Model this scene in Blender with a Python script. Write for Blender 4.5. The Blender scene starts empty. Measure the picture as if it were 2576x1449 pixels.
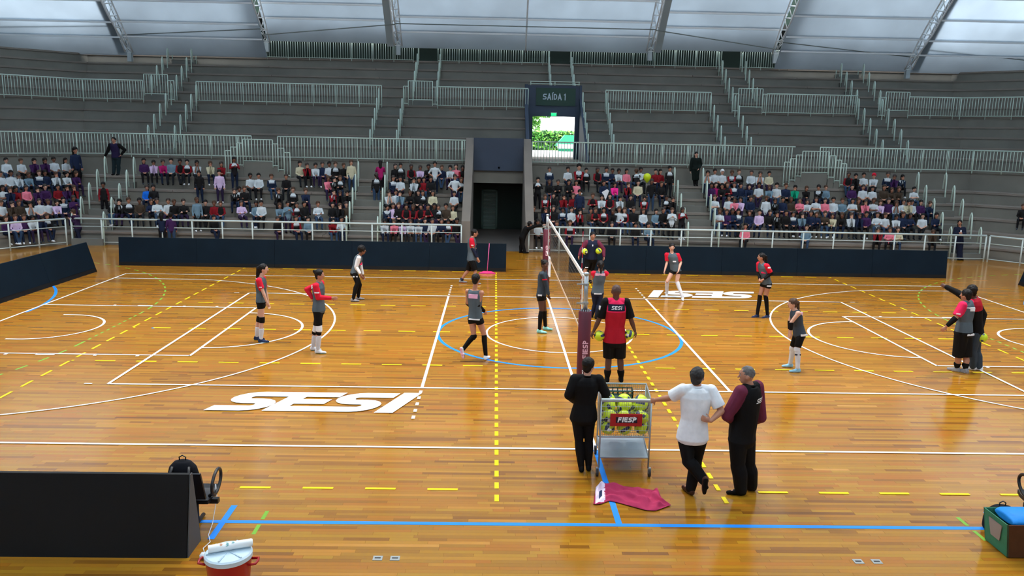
import bpy, bmesh, math, random
import numpy as np
from mathutils import Vector, Matrix
from mathutils.bvhtree import BVHTree
random.seed(7)
SC = bpy.context.scene
COL = SC.collection
R_ = math.radians
# ------------------------------------------------------------------ camera, sky, lights, exposure
CAM = Vector((-1.6513, -19.4629, 4.8522)); FPX = 2025.25
PIT, YAW, ROLL = 0.188217, 0.023715, 0.020176
_f = Vector((math.sin(YAW)*math.cos(PIT), math.cos(YAW)*math.cos(PIT), -math.sin(PIT)))
_r0 = Vector((math.cos(YAW), -math.sin(YAW), 0)); _u0 = _r0.cross(_f)
_r = _r0*math.cos(ROLL)+_u0*math.sin(ROLL); _u = -_r0*math.sin(ROLL)+_u0*math.cos(ROLL)
cam = bpy.data.cameras.new('camera'); camo = bpy.data.objects.new('camera', cam); COL.objects.link(camo)
cam.sensor_width = 36; cam.lens = FPX*36/2576; cam.clip_start = .1; cam.clip_end = 500
m3 = Matrix((_r, _u, -_f)).transposed().to_4x4(); m3.translation = CAM; camo.matrix_world = m3
SC.camera = camo

def ray(u, v): return (_r*((u-1288)/FPX) - _u*((v-724.5)/FPX) + _f)
def atY(u, v, Y):
    d = ray(u, v); return CAM + d*((Y-CAM.y)/d.y)
def atZ(u, v, z=0):
    d = ray(u, v); return CAM + d*((z-CAM.z)/d.z)

def lin(c):
    c = c/255.0
    return c/12.92 if c <= .04045 else ((c+.055)/1.055)**2.4
def C3(rgb): return (lin(rgb[0]), lin(rgb[1]), lin(rgb[2]), 1)

W = bpy.data.worlds.new('sky'); SC.world = W; W.use_nodes = True
bg = W.node_tree.nodes['Background']; bg.inputs[0].default_value = (.97, .985, 1.0, 1); bg.inputs[1].default_value = 2.3
def area(name, loc, rot, sx, sy, power, col=(1, 1, 1)):
    l = bpy.data.lights.new(name, 'AREA'); l.shape = 'RECTANGLE'; l.size = sx; l.size_y = sy; l.energy = power; l.color = col
    o = bpy.data.objects.new(name, l); COL.objects.link(o); o.location = loc; o.rotation_euler = rot; return o
for i_, (lx, ly) in enumerate([(x, y) for x in (-14, -4.7, 4.7, 14) for y in (-20, -14, -8, 0)]):
    lo = area('court_fill_light', (lx, ly, 16.5), (0, 0, 0), 2.4, 1.6, 520, (1, .97, .92)); lo.data.spread = R_(125)  # overhead area lights added to brighten the court; no fixtures hang there
vs = SC.view_settings; vs.view_transform = 'Standard'; vs.look = 'None'; vs.exposure = 0.9; vs.gamma = 1; vs.use_curve_mapping = False

# ------------------------------------------------------------------ materials
_M = {}
def mat(name, rgb, rough=.6, metal=0, noise=None, spec=.5, alpha=1, emit=None, bump=None, trans=0, transl=0):
    if name in _M: return _M[name]
    m = bpy.data.materials.new(name); m.use_nodes = True; nt = m.node_tree; b = nt.nodes['Principled BSDF']
    b.inputs['Base Color'].default_value = C3(rgb); b.inputs['Roughness'].default_value = rough; b.inputs['Metallic'].default_value = metal
    b.inputs['Specular IOR Level'].default_value = spec
    if trans: b.inputs['Transmission Weight'].default_value = trans
    if emit: b.inputs['Emission Color'].default_value = C3(rgb); b.inputs['Emission Strength'].default_value = emit
    if alpha < 1: b.inputs['Alpha'].default_value = alpha
    if noise:
        sc, amt = noise[:2]; tc = nt.nodes.new('ShaderNodeTexCoord'); mp = nt.nodes.new('ShaderNodeMapping')
        if len(noise) > 2: mp.inputs['Scale'].default_value = noise[2]
        n = nt.nodes.new('ShaderNodeTexNoise'); n.inputs['Scale'].default_value = sc; n.inputs['Detail'].default_value = 4
        r = nt.nodes.new('ShaderNodeMapRange'); r.inputs[1].default_value = .3; r.inputs[2].default_value = .7; r.inputs[3].default_value = 1-amt; r.inputs[4].default_value = 1+amt
        x = nt.nodes.new('ShaderNodeVectorMath'); x.operation = 'SCALE'; x.inputs[0].default_value = C3(rgb)[:3]
        nt.links.new(tc.outputs['Object'], mp.inputs[0]); nt.links.new(mp.outputs[0], n.inputs['Vector']); nt.links.new(n.outputs[0], r.inputs[0])
        nt.links.new(r.outputs[0], x.inputs['Scale']); nt.links.new(x.outputs[0], b.inputs['Base Color'])
        if bump:
            bp = nt.nodes.new('ShaderNodeBump'); bp.inputs['Strength'].default_value = bump; bp.inputs['Distance'].default_value = .01
            nt.links.new(n.outputs[0], bp.inputs['Height']); nt.links.new(bp.outputs[0], b.inputs['Normal'])
    if transl:
        tb = nt.nodes.new('ShaderNodeBsdfTranslucent'); mx = nt.nodes.new('ShaderNodeMixShader'); mx.inputs[0].default_value = transl
        src = b.inputs['Base Color'].links[0].from_socket if b.inputs['Base Color'].links else None
        if src: nt.links.new(src, tb.inputs[0])
        else: tb.inputs[0].default_value = C3(rgb)
        nt.links.new(b.outputs[0], mx.inputs[1]); nt.links.new(tb.outputs[0], mx.inputs[2]); nt.links.new(mx.outputs[0], nt.nodes['Material Output'].inputs[0])
    _M[name] = m; return m
CONC = mat('concrete', (128, 120, 112), .85, noise=(.7, .12))
CONC2 = mat('concrete_riser', (120, 118, 110), .85, noise=(.9, .12))
RAILG = mat('pale_green_paint', (202, 222, 210), .4)
RAILW = mat('pale_white_paint', (214, 228, 226), .35)
NAVYB = mat('navy_vinyl', (13, 28, 40), .6, noise=(1.5, .12), spec=.12)
BLACKV = mat('black_vinyl', (15, 15, 16), .6, noise=(1.2, .15), spec=.3)
BLUEW = mat('blue_grey_paint', (54, 68, 88), .6, noise=(.8, .08))
GREENW = mat('dark_green_paint', (28, 56, 44), .5, noise=(.6, .1))
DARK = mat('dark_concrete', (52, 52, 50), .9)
WHITE = mat('white_paint', (246, 246, 244), .35)
YEL = mat('yellow_paint', (252, 222, 0), .45, spec=.3)
BLUEL = mat('blue_paint', (34, 140, 240), .45, spec=.3)
GRNL = mat('green_paint', (120, 180, 40), .4)
STEEL = mat('galvanised_steel', (176, 182, 186), .35, .6, noise=(6, .08))
TRUSS = mat('white_truss_paint', (238, 242, 244), .4)
ROOFIN = mat('roof_lining', (168, 176, 184), .6)
ROOF = mat('roof_sheet', (196, 206, 214), .55, noise=(.35, .1), transl=.58)
ROOF2 = mat('roof_sheet_lit', (204, 214, 222), .55, noise=(.35, .1), transl=.74)  # roof sheet copy, paler and more translucent to put in the outer bays' brightness
FASC = mat('roof_fascia', (176, 188, 192), .6)

# ------------------------------------------------------------------ geometry helpers
ORG = {}
def org(o): return ORG.get(o.name, Vector((0, 0, 0))) if o else Vector((0, 0, 0))
def props(o, label=None, cat=None, group=None, kind=None):
    if label: o['label'] = label
    if cat: o['category'] = cat
    if group: o['group'] = group
    if kind: o['kind'] = kind
    return o
def link(o, parent=None):
    COL.objects.link(o)
    if parent: o.parent = parent
    return o
def thing(name, label, cat, loc=(0, 0, 0), group=None, kind=None):
    o = bpy.data.objects.new(name, None); o.empty_display_size = .2; link(o); o.location = loc
    ORG[o.name] = Vector(loc); return props(o, label, cat, group, kind)
def new_mesh(name, V, F, mats, smooth=False, mi=None):
    me = bpy.data.meshes.new(name); me.from_pydata([tuple(v) for v in V], [], [tuple(f) for f in F])
    for m in (mats if isinstance(mats, (list, tuple)) else [mats]): me.materials.append(m)
    if smooth: me.polygons.foreach_set('use_smooth', [True]*len(me.polygons))
    if mi is not None: me.polygons.foreach_set('material_index', mi)
    me.update(); return me
class G:
    def __init__(s): s.V = []; s.F = []; s.MI = []; s.cur = 0
    def add(s, V, F):
        n = len(s.V); s.V += [Vector(v) for v in V]; s.F += [tuple(i+n for i in f) for f in F]; s.MI += [s.cur]*len(F); return s
    def box(s, x0, x1, y0, y1, z0, z1):
        return s.add([(x0, y0, z0), (x1, y0, z0), (x1, y1, z0), (x0, y1, z0), (x0, y0, z1), (x1, y0, z1), (x1, y1, z1), (x0, y1, z1)],
                     [(0, 3, 2, 1), (4, 5, 6, 7), (0, 1, 5, 4), (1, 2, 6, 5), (2, 3, 7, 6), (3, 0, 4, 7)])
    def prism(s, poly, z0, z1):
        n = len(poly); V = [(p[0], p[1], z0) for p in poly]+[(p[0], p[1], z1) for p in poly]
        a = sum(poly[i][0]*poly[(i+1) % n][1]-poly[(i+1) % n][0]*poly[i][1] for i in range(n))
        F = [tuple(range(n))[::-1], tuple(range(n, 2*n))]+[(i, (i+1) % n, n+(i+1) % n, n+i) for i in range(n)]
        if a < 0: F = [f[::-1] for f in F]
        return s.add(V, F)
    def hexa(s, P):   # 8 points: bottom 4 ccw, top 4
        return s.add(P, [(0, 3, 2, 1), (4, 5, 6, 7), (0, 1, 5, 4), (1, 2, 6, 5), (2, 3, 7, 6), (3, 0, 4, 7)])
    def tube(s, path, r, n=8, closed=False, caps=True, r2=None):
        P = [Vector(p) for p in path]; N = len(P); rings = []; prev = None
        for i in range(N):
            if closed: t = (P[(i+1) % N]-P[i-1])
            else: t = (P[min(i+1, N-1)]-P[max(i-1, 0)])
            t = t.normalized() if t.length > 1e-9 else Vector((0, 0, 1))
            a = prev if prev and abs(prev.dot(t)) < .95 else (Vector((0, 0, 1)) if abs(t.z) < .9 else Vector((1, 0, 0)))
            a = (a-t*a.dot(t)).normalized(); b = t.cross(a); prev = a
            rr = r if r2 is None else r+(r2-r)*i/(N-1)
            rings.append([P[i]+(a*math.cos(2*math.pi*k/n)+b*math.sin(2*math.pi*k/n))*rr for k in range(n)])
        V = [v for q in rings for v in q]; F = []
        for i in range(N if closed else N-1):
            j = (i+1) % N
            for k in range(n): F.append((i*n+k, i*n+(k+1) % n, j*n+(k+1) % n, j*n+k))
        if caps and not closed: F += [tuple(range(n))[::-1], tuple((N-1)*n+k for k in range(n))]
        return s.add(V, F)
    def lathe(s, prof, n=24, c=(0, 0, 0)):   # prof: (r,z) list
        c = Vector(c); V = []; F = []
        for r, z in prof:
            for k in range(n): V.append(c+Vector((r*math.cos(2*math.pi*k/n), r*math.sin(2*math.pi*k/n), z)))
        for i in range(len(prof)-1):
            for k in range(n): F.append((i*n+k, i*n+(k+1) % n, (i+1)*n+(k+1) % n, (i+1)*n+k))
        F += [tuple(range(n))[::-1], tuple((len(prof)-1)*n+k for k in range(n))]
        return s.add(V, F)
    def sphere(s, c, r, nu=16, nv=10, sc=(1, 1, 1)):
        c = Vector(c); V = [c+Vector((0, 0, r*sc[2]))]; F = []
        for j in range(1, nv):
            a = math.pi*j/nv
            for k in range(nu): V.append(c+Vector((r*sc[0]*math.sin(a)*math.cos(2*math.pi*k/nu), r*sc[1]*math.sin(a)*math.sin(2*math.pi*k/nu), r*sc[2]*math.cos(a))))
        V.append(c-Vector((0, 0, r*sc[2]))); L = len(V)-1
        for k in range(nu):
            F.append((0, 1+k, 1+(k+1) % nu)); F.append((L, 1+(nv-2)*nu+(k+1) % nu, 1+(nv-2)*nu+k))
        for j in range(nv-2):
            for k in range(nu):
                a = 1+j*nu+k; b = 1+j*nu+(k+1) % nu; F.append((a, a+nu, b+nu, b))
        return s.add(V, F)
    def build(s, name, mats, parent=None, smooth=False, kind=None, label=None, loc=None):
        o0 = Vector(loc) if loc is not None else org(parent)
        me = new_mesh(name, [v-o0 for v in s.V], s.F, mats, smooth, s.MI)
        o = bpy.data.objects.new(name, me); link(o, parent)
        if parent is None: o.location = o0
        elif loc is not None: o.location = o0-org(parent)
        ORG[o.name] = o0
        return props(o, label, None, None, kind)
def inst(name, me, parent, loc, rz=0):
    o = bpy.data.objects.new(name, me); link(o, parent); o.location = Vector(loc)-org(parent); o.rotation_euler.z = rz; return o
def smooth_angle(o, ang=40):
    me = o.data
    me.polygons.foreach_set('use_smooth', [True]*len(me.polygons))
    try: me.set_sharp_from_angle(angle=R_(ang))
    except Exception: pass
    return o

# ------------------------------------------------------------------ lettering drawn as strokes
def arc(cx, cy, rx, ry, a0, a1, n=8): return [(cx+rx*math.cos(R_(a0+(a1-a0)*i/n)), cy+ry*math.sin(R_(a0+(a1-a0)*i/n))) for i in range(n+1)]
t_ = .13
GL = {'S': (.82, [[(.64, .87), (.3, .87)]+arc(.3, .685, .17, .185, 90, 270, 8)+[(.44, .5)]+arc(.44, .315, .17, .185, 90, -90, 8)+[(.09, .13)]]),
      'E': (.8, [[(.13, .13), (.13, .87)], [(.13, .87), (.6, .87)], [(.13, .5), (.55, .5)], [(.13, .13), (.6, .13)]]),
      'I': (.38, [[(.19, .08), (.19, .92)]]),
      'F': (.76, [[(.13, .03), (.13, .87)], [(.13, .87), (.6, .87)], [(.13, .5), (.52, .5)]]),
      'P': (.76, [[(.13, .03), (.13, .97)], [(.13, .87), (.4, .87)]+arc(.4, .69, .17, .18, 90, -90, 6)+[(.13, .51)]]),
      'A': (.78, [[(.08, .03), (.36, .95)], [(.36, .95), (.64, .03)], [(.2, .32), (.52, .32)]]),
      'D': (.78, [[(.13, .13), (.13, .87)], [(.13, .87), (.34, .87)]+arc(.34, .5, .24, .37, 90, -90, 8)+[(.13, .13)]]),
      'Í': (.36, [[(.18, .08), (.18, .85)], [(.16, 1.04), (.3, 1.18)]]),
      '1': (.4, [[(.22, .03), (.22, .95)], [(.22, .92), (.06, .82)]]),
      'M': (.8, [[(.1, .03), (.1, .95)], [(.1, .92), (.4, .45)], [(.4, .45), (.7, .92)], [(.7, .95), (.7, .03)]]),
      ' ': (.35, [])}
def text_quads(s, w=.11, shear=0, sub=1, gap=0):
    """list of (x,y) quads, unit cap height, and the width"""
    x = 0; Q = []
    for ch in s:
        adv, st = GL[ch]; CQ = []
        for pl in st:
            pl = [p for i, p in enumerate(pl) if i == 0 or (abs(p[0]-pl[i-1][0])+abs(p[1]-pl[i-1][1])) > 1e-4]
            n = len(pl); L = []; Rr = []
            for i in range(n):
                a = pl[max(i-1, 0)]; b = pl[min(i+1, n-1)]; dx, dy = b[0]-a[0], b[1]-a[1]; l = math.hypot(dx, dy) or 1
                ex = 0
                px, py = pl[i]
                if i == 0: px -= dx/l*w*.9; py -= dy/l*w*.9
                if i == n-1: px += dx/l*w*.9; py += dy/l*w*.9
                py = min(max(py, -.02), 1.2)
                L.append((px-dy/l*w, py+dx/l*w)); Rr.append((px+dy/l*w, py-dx/l*w))
            for i in range(n-1):
                for k in range(sub):
                    f0, f1 = k/sub, (k+1)/sub
                    lp = lambda A, f: (A[i][0]+(A[i+1][0]-A[i][0])*f, A[i][1]+(A[i+1][1]-A[i][1])*f)
                    CQ.append([lp(L, f0), lp(Rr, f0), lp(Rr, f1), lp(L, f1)])
        Q += [[(a+x, b) for a, b in q] for q in CQ]
        x += adv-gap
    return [[(a+b*shear, b) for a, b in q] for q in Q], x
def sign_text(s, g, o, right, up, h, w=.11, shear=0, thick=.01, width=None):
    Q, wd = text_quads(s, w, shear); o = Vector(o); right = Vector(right); up = Vector(up); nrm = right.cross(up)
    kx = h if width is None else width/wd
    for i, q in enumerate(Q):
        off = nrm*(thick+.0002*(i % 3))
        a = [o+right*(x*kx)+up*(y*h)+off for x, y in q]; b = [p-off for p in a]
        g.add(b+a, [(4, 5, 6, 7), (0, 1, 5, 4), (1, 2, 6, 5), (2, 3, 7, 6), (3, 0, 4, 7)])
    return wd*kx

# ------------------------------------------------------------------ floor: boards, then painted lines
def wood_mat():
    m = bpy.data.materials.new('parquet_board'); m.use_nodes = True; nt = m.node_tree; b = nt.nodes['Principled BSDF']
    at = nt.nodes.new('ShaderNodeAttribute'); at.attribute_name = 'tone'
    cr = nt.nodes.new('ShaderNodeValToRGB'); cr.color_ramp.interpolation = 'LINEAR'
    pal = [(0, (122, 74, 26)), (.2, (150, 98, 28)), (.36, (166, 116, 32)), (.5, (172, 106, 30)), (.64, (172, 124, 32)), (.82, (186, 124, 40)), (1, (214, 164, 84))]
    el = cr.color_ramp.elements
    while len(el) < len(pal): el.new(.5)
    for e, (p, c) in zip(el, pal): e.position = p; e.color = C3(c)
    tc = nt.nodes.new('ShaderNodeTexCoord'); geo = nt.nodes.new('ShaderNodeNewGeometry')
    mp = nt.nodes.new('ShaderNodeMapping'); mp.inputs['Scale'].default_value = (1.4, 22, 1)
    n = nt.nodes.new('ShaderNodeTexNoise'); n.inputs['Scale'].default_value = 2.2; n.inputs['Detail'].default_value = 6
    big = nt.nodes.new('ShaderNodeTexNoise'); big.inputs['Scale'].default_value = .45; big.inputs['Detail'].default_value = 2
    mp2 = nt.nodes.new('ShaderNodeMapping'); mp2.inputs['Scale'].default_value = (.5, 1.2, 1)
    nt.links.new(geo.outputs['Position'], mp.inputs[0]); nt.links.new(mp.outputs[0], n.inputs['Vector'])
    nt.links.new(geo.outputs['Position'], mp2.inputs[0]); nt.links.new(mp2.outputs[0], big.inputs['Vector'])
    a1 = nt.nodes.new('ShaderNodeMath'); a1.operation = 'MULTIPLY_ADD'; a1.inputs[1].default_value = .1; nt.links.new(n.outputs[0], a1.inputs[0])
    nt.links.new(at.outputs['Fac'], a1.inputs[2])
    a2 = nt.nodes.new('ShaderNodeMath'); a2.operation = 'MULTIPLY_ADD'; a2.inputs[1].default_value = .45; nt.links.new(big.outputs[0], a2.inputs[0]); nt.links.new(a1.outputs[0], a2.inputs[2])
    a3 = nt.nodes.new('ShaderNodeMath'); a3.operation = 'ADD'; a3.inputs[1].default_value = -.26; nt.links.new(a2.outputs[0], a3.inputs[0])
    nt.links.new(a3.outputs[0], cr.inputs[0]); nt.links.new(cr.outputs[0], b.inputs['Base Color'])
    b.inputs['Roughness'].default_value = .15; b.inputs['Specular IOR Level'].default_value = .42
    return m
WOOD = wood_mat()
JOINT = mat('floor_joint', (128, 82, 36), .9, spec=0)
FLX, FY0, FY1 = 26.0, -15.2, 14.3
g = G(); g.box(-FLX, FLX, FY0, FY1, -.30, -.022); FLOOR = g.build('floor', JOINT, kind='structure')
def boards():
    rnd = random.Random(3); near = []; rest = []
    y = FY0; w = .072
    while y < FY1-.01:
        x = -FLX - rnd.random()*.6
        while x < FLX:
            L = rnd.choice([.35, .55, .75, .95, 1.2, 1.5]); x1 = min(x+L, FLX); x0 = max(x, -FLX)
            if x1-x0 > .03:
                t = (x0+.0008, x1-.0008, y+.0005, min(y+w, FY1)-.0005, rnd.betavariate(1.9, 1.9)*.8+.03)
                vis = -11.75 < y < -10.55 and abs((x0+x1)/2+1.7) < 4.9
                (near if vis else rest).append(t)
            x += L
        y += w
    near.sort(key=lambda t: (round(t[2], 2)))
    rest += near[300:]; near = near[:300]
    return near, rest
near, rest = boards()
def board_mesh(name, B, o=(0, 0, 0)):
    B = np.array(B); n = len(B); x0, x1, y0, y1, t = B.T
    zt = np.zeros(n); zb = np.full(n, -.022)
    V = np.empty((n, 8, 3))
    for i, (x, y, z) in enumerate([(x0, y0, zb), (x1, y0, zb), (x1, y1, zb), (x0, y1, zb), (x0, y0, zt), (x1, y0, zt), (x1, y1, zt), (x0, y1, zt)]):
        V[:, i, 0] = x-o[0]; V[:, i, 1] = y-o[1]; V[:, i, 2] = z-o[2]
    Fq = np.array([(4, 5, 6, 7), (0, 1, 5, 4), (1, 2, 6, 5), (2, 3, 7, 6), (3, 0, 4, 7)])
    Fa = (Fq[None]+(np.arange(n)*8)[:, None, None]).reshape(-1, 4)
    me = bpy.data.meshes.new(name); me.vertices.add(n*8); me.vertices.foreach_set('co', V.ravel())
    me.loops.add(len(Fa)*4); me.loops.foreach_set('vertex_index', Fa.ravel().astype(np.int32))
    me.polygons.add(len(Fa)); me.polygons.foreach_set('loop_start', np.arange(len(Fa), dtype=np.int32)*4)
    try: me.polygons.foreach_set('loop_total', np.full(len(Fa), 4, dtype=np.int32))
    except Exception: pass
    a = me.attributes.new('tone', 'FLOAT', 'FACE'); a.data.foreach_set('value', np.repeat(t, 5).astype(np.float32))
    me.materials.append(WOOD); me.materials.append(JOINT); me.polygons.foreach_set('use_smooth', np.zeros(len(Fa), dtype=bool)); me.polygons.foreach_set('material_index', np.tile([0, 1, 1, 1, 1], n).astype(np.int32)); me.update(); me.validate(); return me
o = bpy.data.objects.new('parquet_boards', board_mesh('parquet_boards', rest)); link(o, FLOOR); o['kind'] = 'stuff'
for b_ in near:
    c = ((b_[0]+b_[1])/2, (b_[2]+b_[3])/2, 0)
    o = bpy.data.objects.new('parquet_board', board_mesh('parquet_board', [b_], c)); link(o, FLOOR); o.location = c

_lz = [0]
def flat(name, quads, m, kind=None, zs=0):
    """thin paint: each polygon list of (x,y) ccw"""
    _lz[0] += 1; z = .0012+.0003*_lz[0]; V = []; F = []
    for qi, q in enumerate(quads):
        n = len(V); V += [(x, y, z+(.00004*(qi % 40) if zs else 0)) for x, y in q]; F.append(tuple(range(n, n+len(q))))
    me = new_mesh(name, V, F, m); bm = bmesh.new(); bm.from_mesh(me)
    for f in bm.faces:
        if f.normal.z < 0: f.normal_flip()
    bm.to_mesh(me); bm.free()
    o = bpy.data.objects.new(name, me); link(o, FLOOR); return o
def seg(x0, y0, x1, y1, w=.06):
    dx, dy = x1-x0, y1-y0; l = math.hypot(dx, dy); ax, ay = -dy/l*w/2, dx/l*w/2
    return [(x0-ax, y0-ay), (x1-ax, y1-ay), (x1+ax, y1+ay), (x0+ax, y0+ay)]
def arcq(cx, cy, r, a0, a1, w=.06, n=48):
    Q = []
    for i in range(n):
        a, b = R_(a0+(a1-a0)*i/n), R_(a0+(a1-a0)*(i+1)/n)
        Q.append([(cx+(r-w/2)*math.cos(a), cy+(r-w/2)*math.sin(a)), (cx+(r+w/2)*math.cos(a), cy+(r+w/2)*math.sin(a)), (cx+(r+w/2)*math.cos(b), cy+(r+w/2)*math.sin(b)), (cx+(r-w/2)*math.cos(b), cy+(r-w/2)*math.sin(b))])
    return Q
def dash(x0, y0, x1, y1, on, off, w=.05, ph=0):
    l = math.hypot(x1-x0, y1-y0); ux, uy = (x1-x0)/l, (y1-y0)/l; s = ph; Q = []
    while s < l:
        e = min(s+on, l); Q.append(seg(x0+ux*s, y0+uy*s, x0+ux*e, y0+uy*e, w)); s += on+off
    return Q
# green handball, blue futsal, yellow courts, white basketball, white volleyball
for sx in (-1, 1):
    Q = []
    for cy, a0, a1 in ((1.5, 0, 84), (-1.5, -84, 0)):
        r = 9; n = int(r*math.pi*abs(a1-a0)/180/.3)
        for i in range(0, n, 2):
            Q += arcq(sx*20, cy, 9, (180-(a0+(a1-a0)*i/n)) if sx > 0 else a0+(a1-a0)*i/n, (180-(a0+(a1-a0)*(i+1)/n)) if sx > 0 else a0+(a1-a0)*(i+1)/n, .05, 1)
    Q += dash(sx*11, -1.5, sx*11, 1.5, .15, .15)
    Q += [seg(sx*4.53, -10.32, sx*4.53, -10.07, .05), seg(sx*4.53, -9.93, sx*4.53, -9.7, .05)]
    flat('handball_dashes', Q, GRNL)
    Q = arcq(sx*20, 1.5, 6.04, 0 if sx < 0 else 90, 90 if sx < 0 else 180, .08)+arcq(sx*20, -1.5, 6.04, -90 if sx < 0 else 180, 0 if sx < 0 else 270, .08)
    flat('penalty_area_line', Q, BLUEL)
flat('futsal_touchline', [seg(-20, -10, 20, -10, .08)], BLUEL)
flat('futsal_halfway_line', [seg(0, -10, 0, -7.53, .08)], BLUEL)
flat('futsal_centre_circle', arcq(0, 0, 3, 0, 360, .08, 96), BLUEL)
for sx in (-1, 1):
    flat('substitution_mark', [seg(sx*5, -10.45, sx*5, -9.55, .08)], BLUEL)
    flat('penalty_spot', [[(sx*10+.05*math.cos(a/8*2*math.pi), .05*math.sin(a/8*2*math.pi)) for a in range(8)]], BLUEL)
    flat('yellow_long_dashes', dash(sx*1.56, -9.4, sx*1.56, 9.0, .2, .2, .06, .04), YEL)
    flat('yellow_long_dashes', dash(sx*10.52, -9.0, sx*10.52, 9.0, .38, .3, .05, .2), YEL)
    for y in (-9, -2.92, .02, 3.05, 8.95):
        flat('yellow_cross_dashes', dash(sx*1.75, y, sx*10.5, y, .42, .44, .055, .35 if y == -9 else .1), YEL)
flat('basketball_boundary', [seg(-14, -7.5, 14, -7.5), seg(-14, 7.5, 14, 7.5), seg(-14, -7.5, -14, 7.5), seg(14, -7.5, 14, 7.5)], WHITE)
flat('centre_circle', arcq(0, 0, 1.8, 0, 360, .05, 64), WHITE)
for sx in (-1, 1):
    Q = [seg(sx*14, 2.45, sx*8.2, 2.45), seg(sx*14, -2.45, sx*8.2, -2.45), seg(sx*8.2, -2.475, sx*8.2, 2.475)]
    for x, w in ((12.1, .07), (11.27, .4), (10.2, .07), (9.3, .07)):
        for sy in (-1, 1): Q.append([(sx*x-w/2, sy*2.45), (sx*x+w/2, sy*2.45), (sx*x+w/2, sy*2.56), (sx*x-w/2, sy*2.56)])
    flat('key_line', Q, WHITE)
    flat('free_throw_arc', arcq(sx*8.2, 0, 1.8, -90 if sx < 0 else 90, 90 if sx < 0 else 270), WHITE)
    th = math.degrees(math.acos(6.6/6.75)); bx = 12.4
    Q = arcq(sx*bx, 0, 6.72, (-90+th) if sx < 0 else (90+th), (90-th) if sx < 0 else (270-th), .05, 72)
    e = bx-6.72*math.sin(R_(th))
    Q += [seg(sx*14, 6.6, sx*e, 6.6), seg(sx*14, -6.6, sx*e, -6.6)]
    flat('three_point_line', Q, WHITE)
    flat('no_charge_arc', arcq(sx*12.6, 0, 1.27, -90 if sx < 0 else 90, 90 if sx < 0 else 270)+[seg(sx*12.6, 1.27, sx*12.85, 1.27), seg(sx*12.6, -1.27, sx*12.85, -1.27)], WHITE)
flat('volleyball_boundary', [seg(-9, -4.5, 9, -4.5), seg(-9, 4.5, 9, 4.5), seg(-9, -4.5, -9, 4.5), seg(9, -4.5, 9, 4.5)], WHITE)
flat('centre_line', [seg(0, -7.5, 0, 4.5, .055)], WHITE)
for sx in (-1, 1):
    flat('attack_line', [seg(sx*3, -4.5, sx*3, 4.5, .06)]+dash(sx*3, -4.68, sx*3, -6.25, .15, .2, .06)+dash(sx*3, 4.68, sx*3, 6.25, .15, .2, .06), WHITE)
    flat('service_mark', [seg(sx*9.3, -4.5, sx*9.45, -4.5, .05), seg(sx*9.3, 4.5, sx*9.45, 4.5, .05)], WHITE)
def floor_word(s, ox, oy, sg, width, h, w, shear):
    Q, wd = text_quads(s, w, shear, 1, .09); k = width/wd
    for i in range(0, 1):
        flat('floor_lettering', [[(ox+sg*x*k, oy+sg*y*h) for x, y in q] for q in Q], WHITE, zs=1)
floor_word("SESI", -6.66, -5.93, 1, 3.25, 1.06, .125, .3)
floor_word("SESI", 6.75, 5.93, -1, 3.2, 1.12, .125, .3)
# ------------------------------------------------------------------ grandstand
T1 = [(14.35+.79*k, .537*(k+1)) for k in range(5)]          # front edge, height
T2 = [(21.3+.8*k, 4.12+.54*k) for k in range(5)]
T3 = [(26.05+.8*k, 6.82+.54*k) for k in range(5)]
WALK2, WALK3, TOP = 3.58, 6.28, 8.98
def corner(y): return 19.15+.4142*(y-14.35)
S45 = math.sqrt(.5)
STAND = thing('grandstand', 'grey concrete grandstand of stepped tiers around the far side of the court', 'grandstand', (0, 14.35, 0), kind='structure')
def slab_c(x0, x1, y0, y1, z0, z1, m=CONC, name='bench_slab', parent=STAND):
    """central slab; x may be 'L'/'R' for the mitred corners"""
    a0, a1 = (-corner(y0), -corner(y1)) if x0 == 'L' else (x0, x0)
    b0, b1 = (corner(y0), corner(y1)) if x1 == 'R' else (x1, x1)
    g = G(); g.prism([(a0, y0), (b0, y0), (b1, y1), (a1, y1)], z0, z1); return g.build(name, m, parent)
def wing_pt(sx, y, s): c = corner(y); return (sx*(c+S45*s), y-S45*s)
def slab_w(sx, s0, s1, y0, y1, z0, z1, m=CONC, name='bench_slab', parent=STAND):
    P = [wing_pt(sx, y0, s0), wing_pt(sx, y0, s1), wing_pt(sx, y1, s1), wing_pt(sx, y1, s0)]
    g = G(); g.prism(P, z0, z1); return g.build(name, m, parent)
def row(y0, y1, z0, z1, cuts, m=CONC, rnd=random.Random(5)):
    """one tier row, cast in pieces with narrow joints; cuts = gaps [(xa, xb)]"""
    edges = ['L']; xs = []
    c = corner(y0)
    j = -c + 4.2
    while j < c-3: xs.append(j); j += 6.1
    seg_ = []; cur = 'L'
    pts = sorted([(x, x) for x in xs if not any(a-1.2 < x < b+1.2 for a, b in cuts)]+list(cuts))
    for a, b in pts:
        seg_.append((cur, a if a != b else a-.012)); cur = b if a != b else b+.012
    seg_.append((cur, 'R'))
    for a, b in seg_: slab_c(a, b, y0, y1, z1-.09, z1, m)
    e2 = [('L' if i == 0 else c_[i-1][1], 'R' if i == len(c_) else c_[i][0]) for c_ in [sorted(cuts)] for i in range(len(c_)+1)]
    for a, b in e2: slab_c(a, b, y0+.05, y1, z0, z1-.088, CONC2, 'riser')
    for sx in (-1, 1):
        s = .012; slab_w(sx, 0, 18, y0+.05, y1, z0, z1-.088, CONC2, 'riser')
        for L in (5.6, 6.1, 6.1): slab_w(sx, s, s+L, y0, y1, z1-.09, z1, m); s += L+.024
PORT = (-3.0, 0.0); EXIT = (0.02, 2.93)
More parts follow.
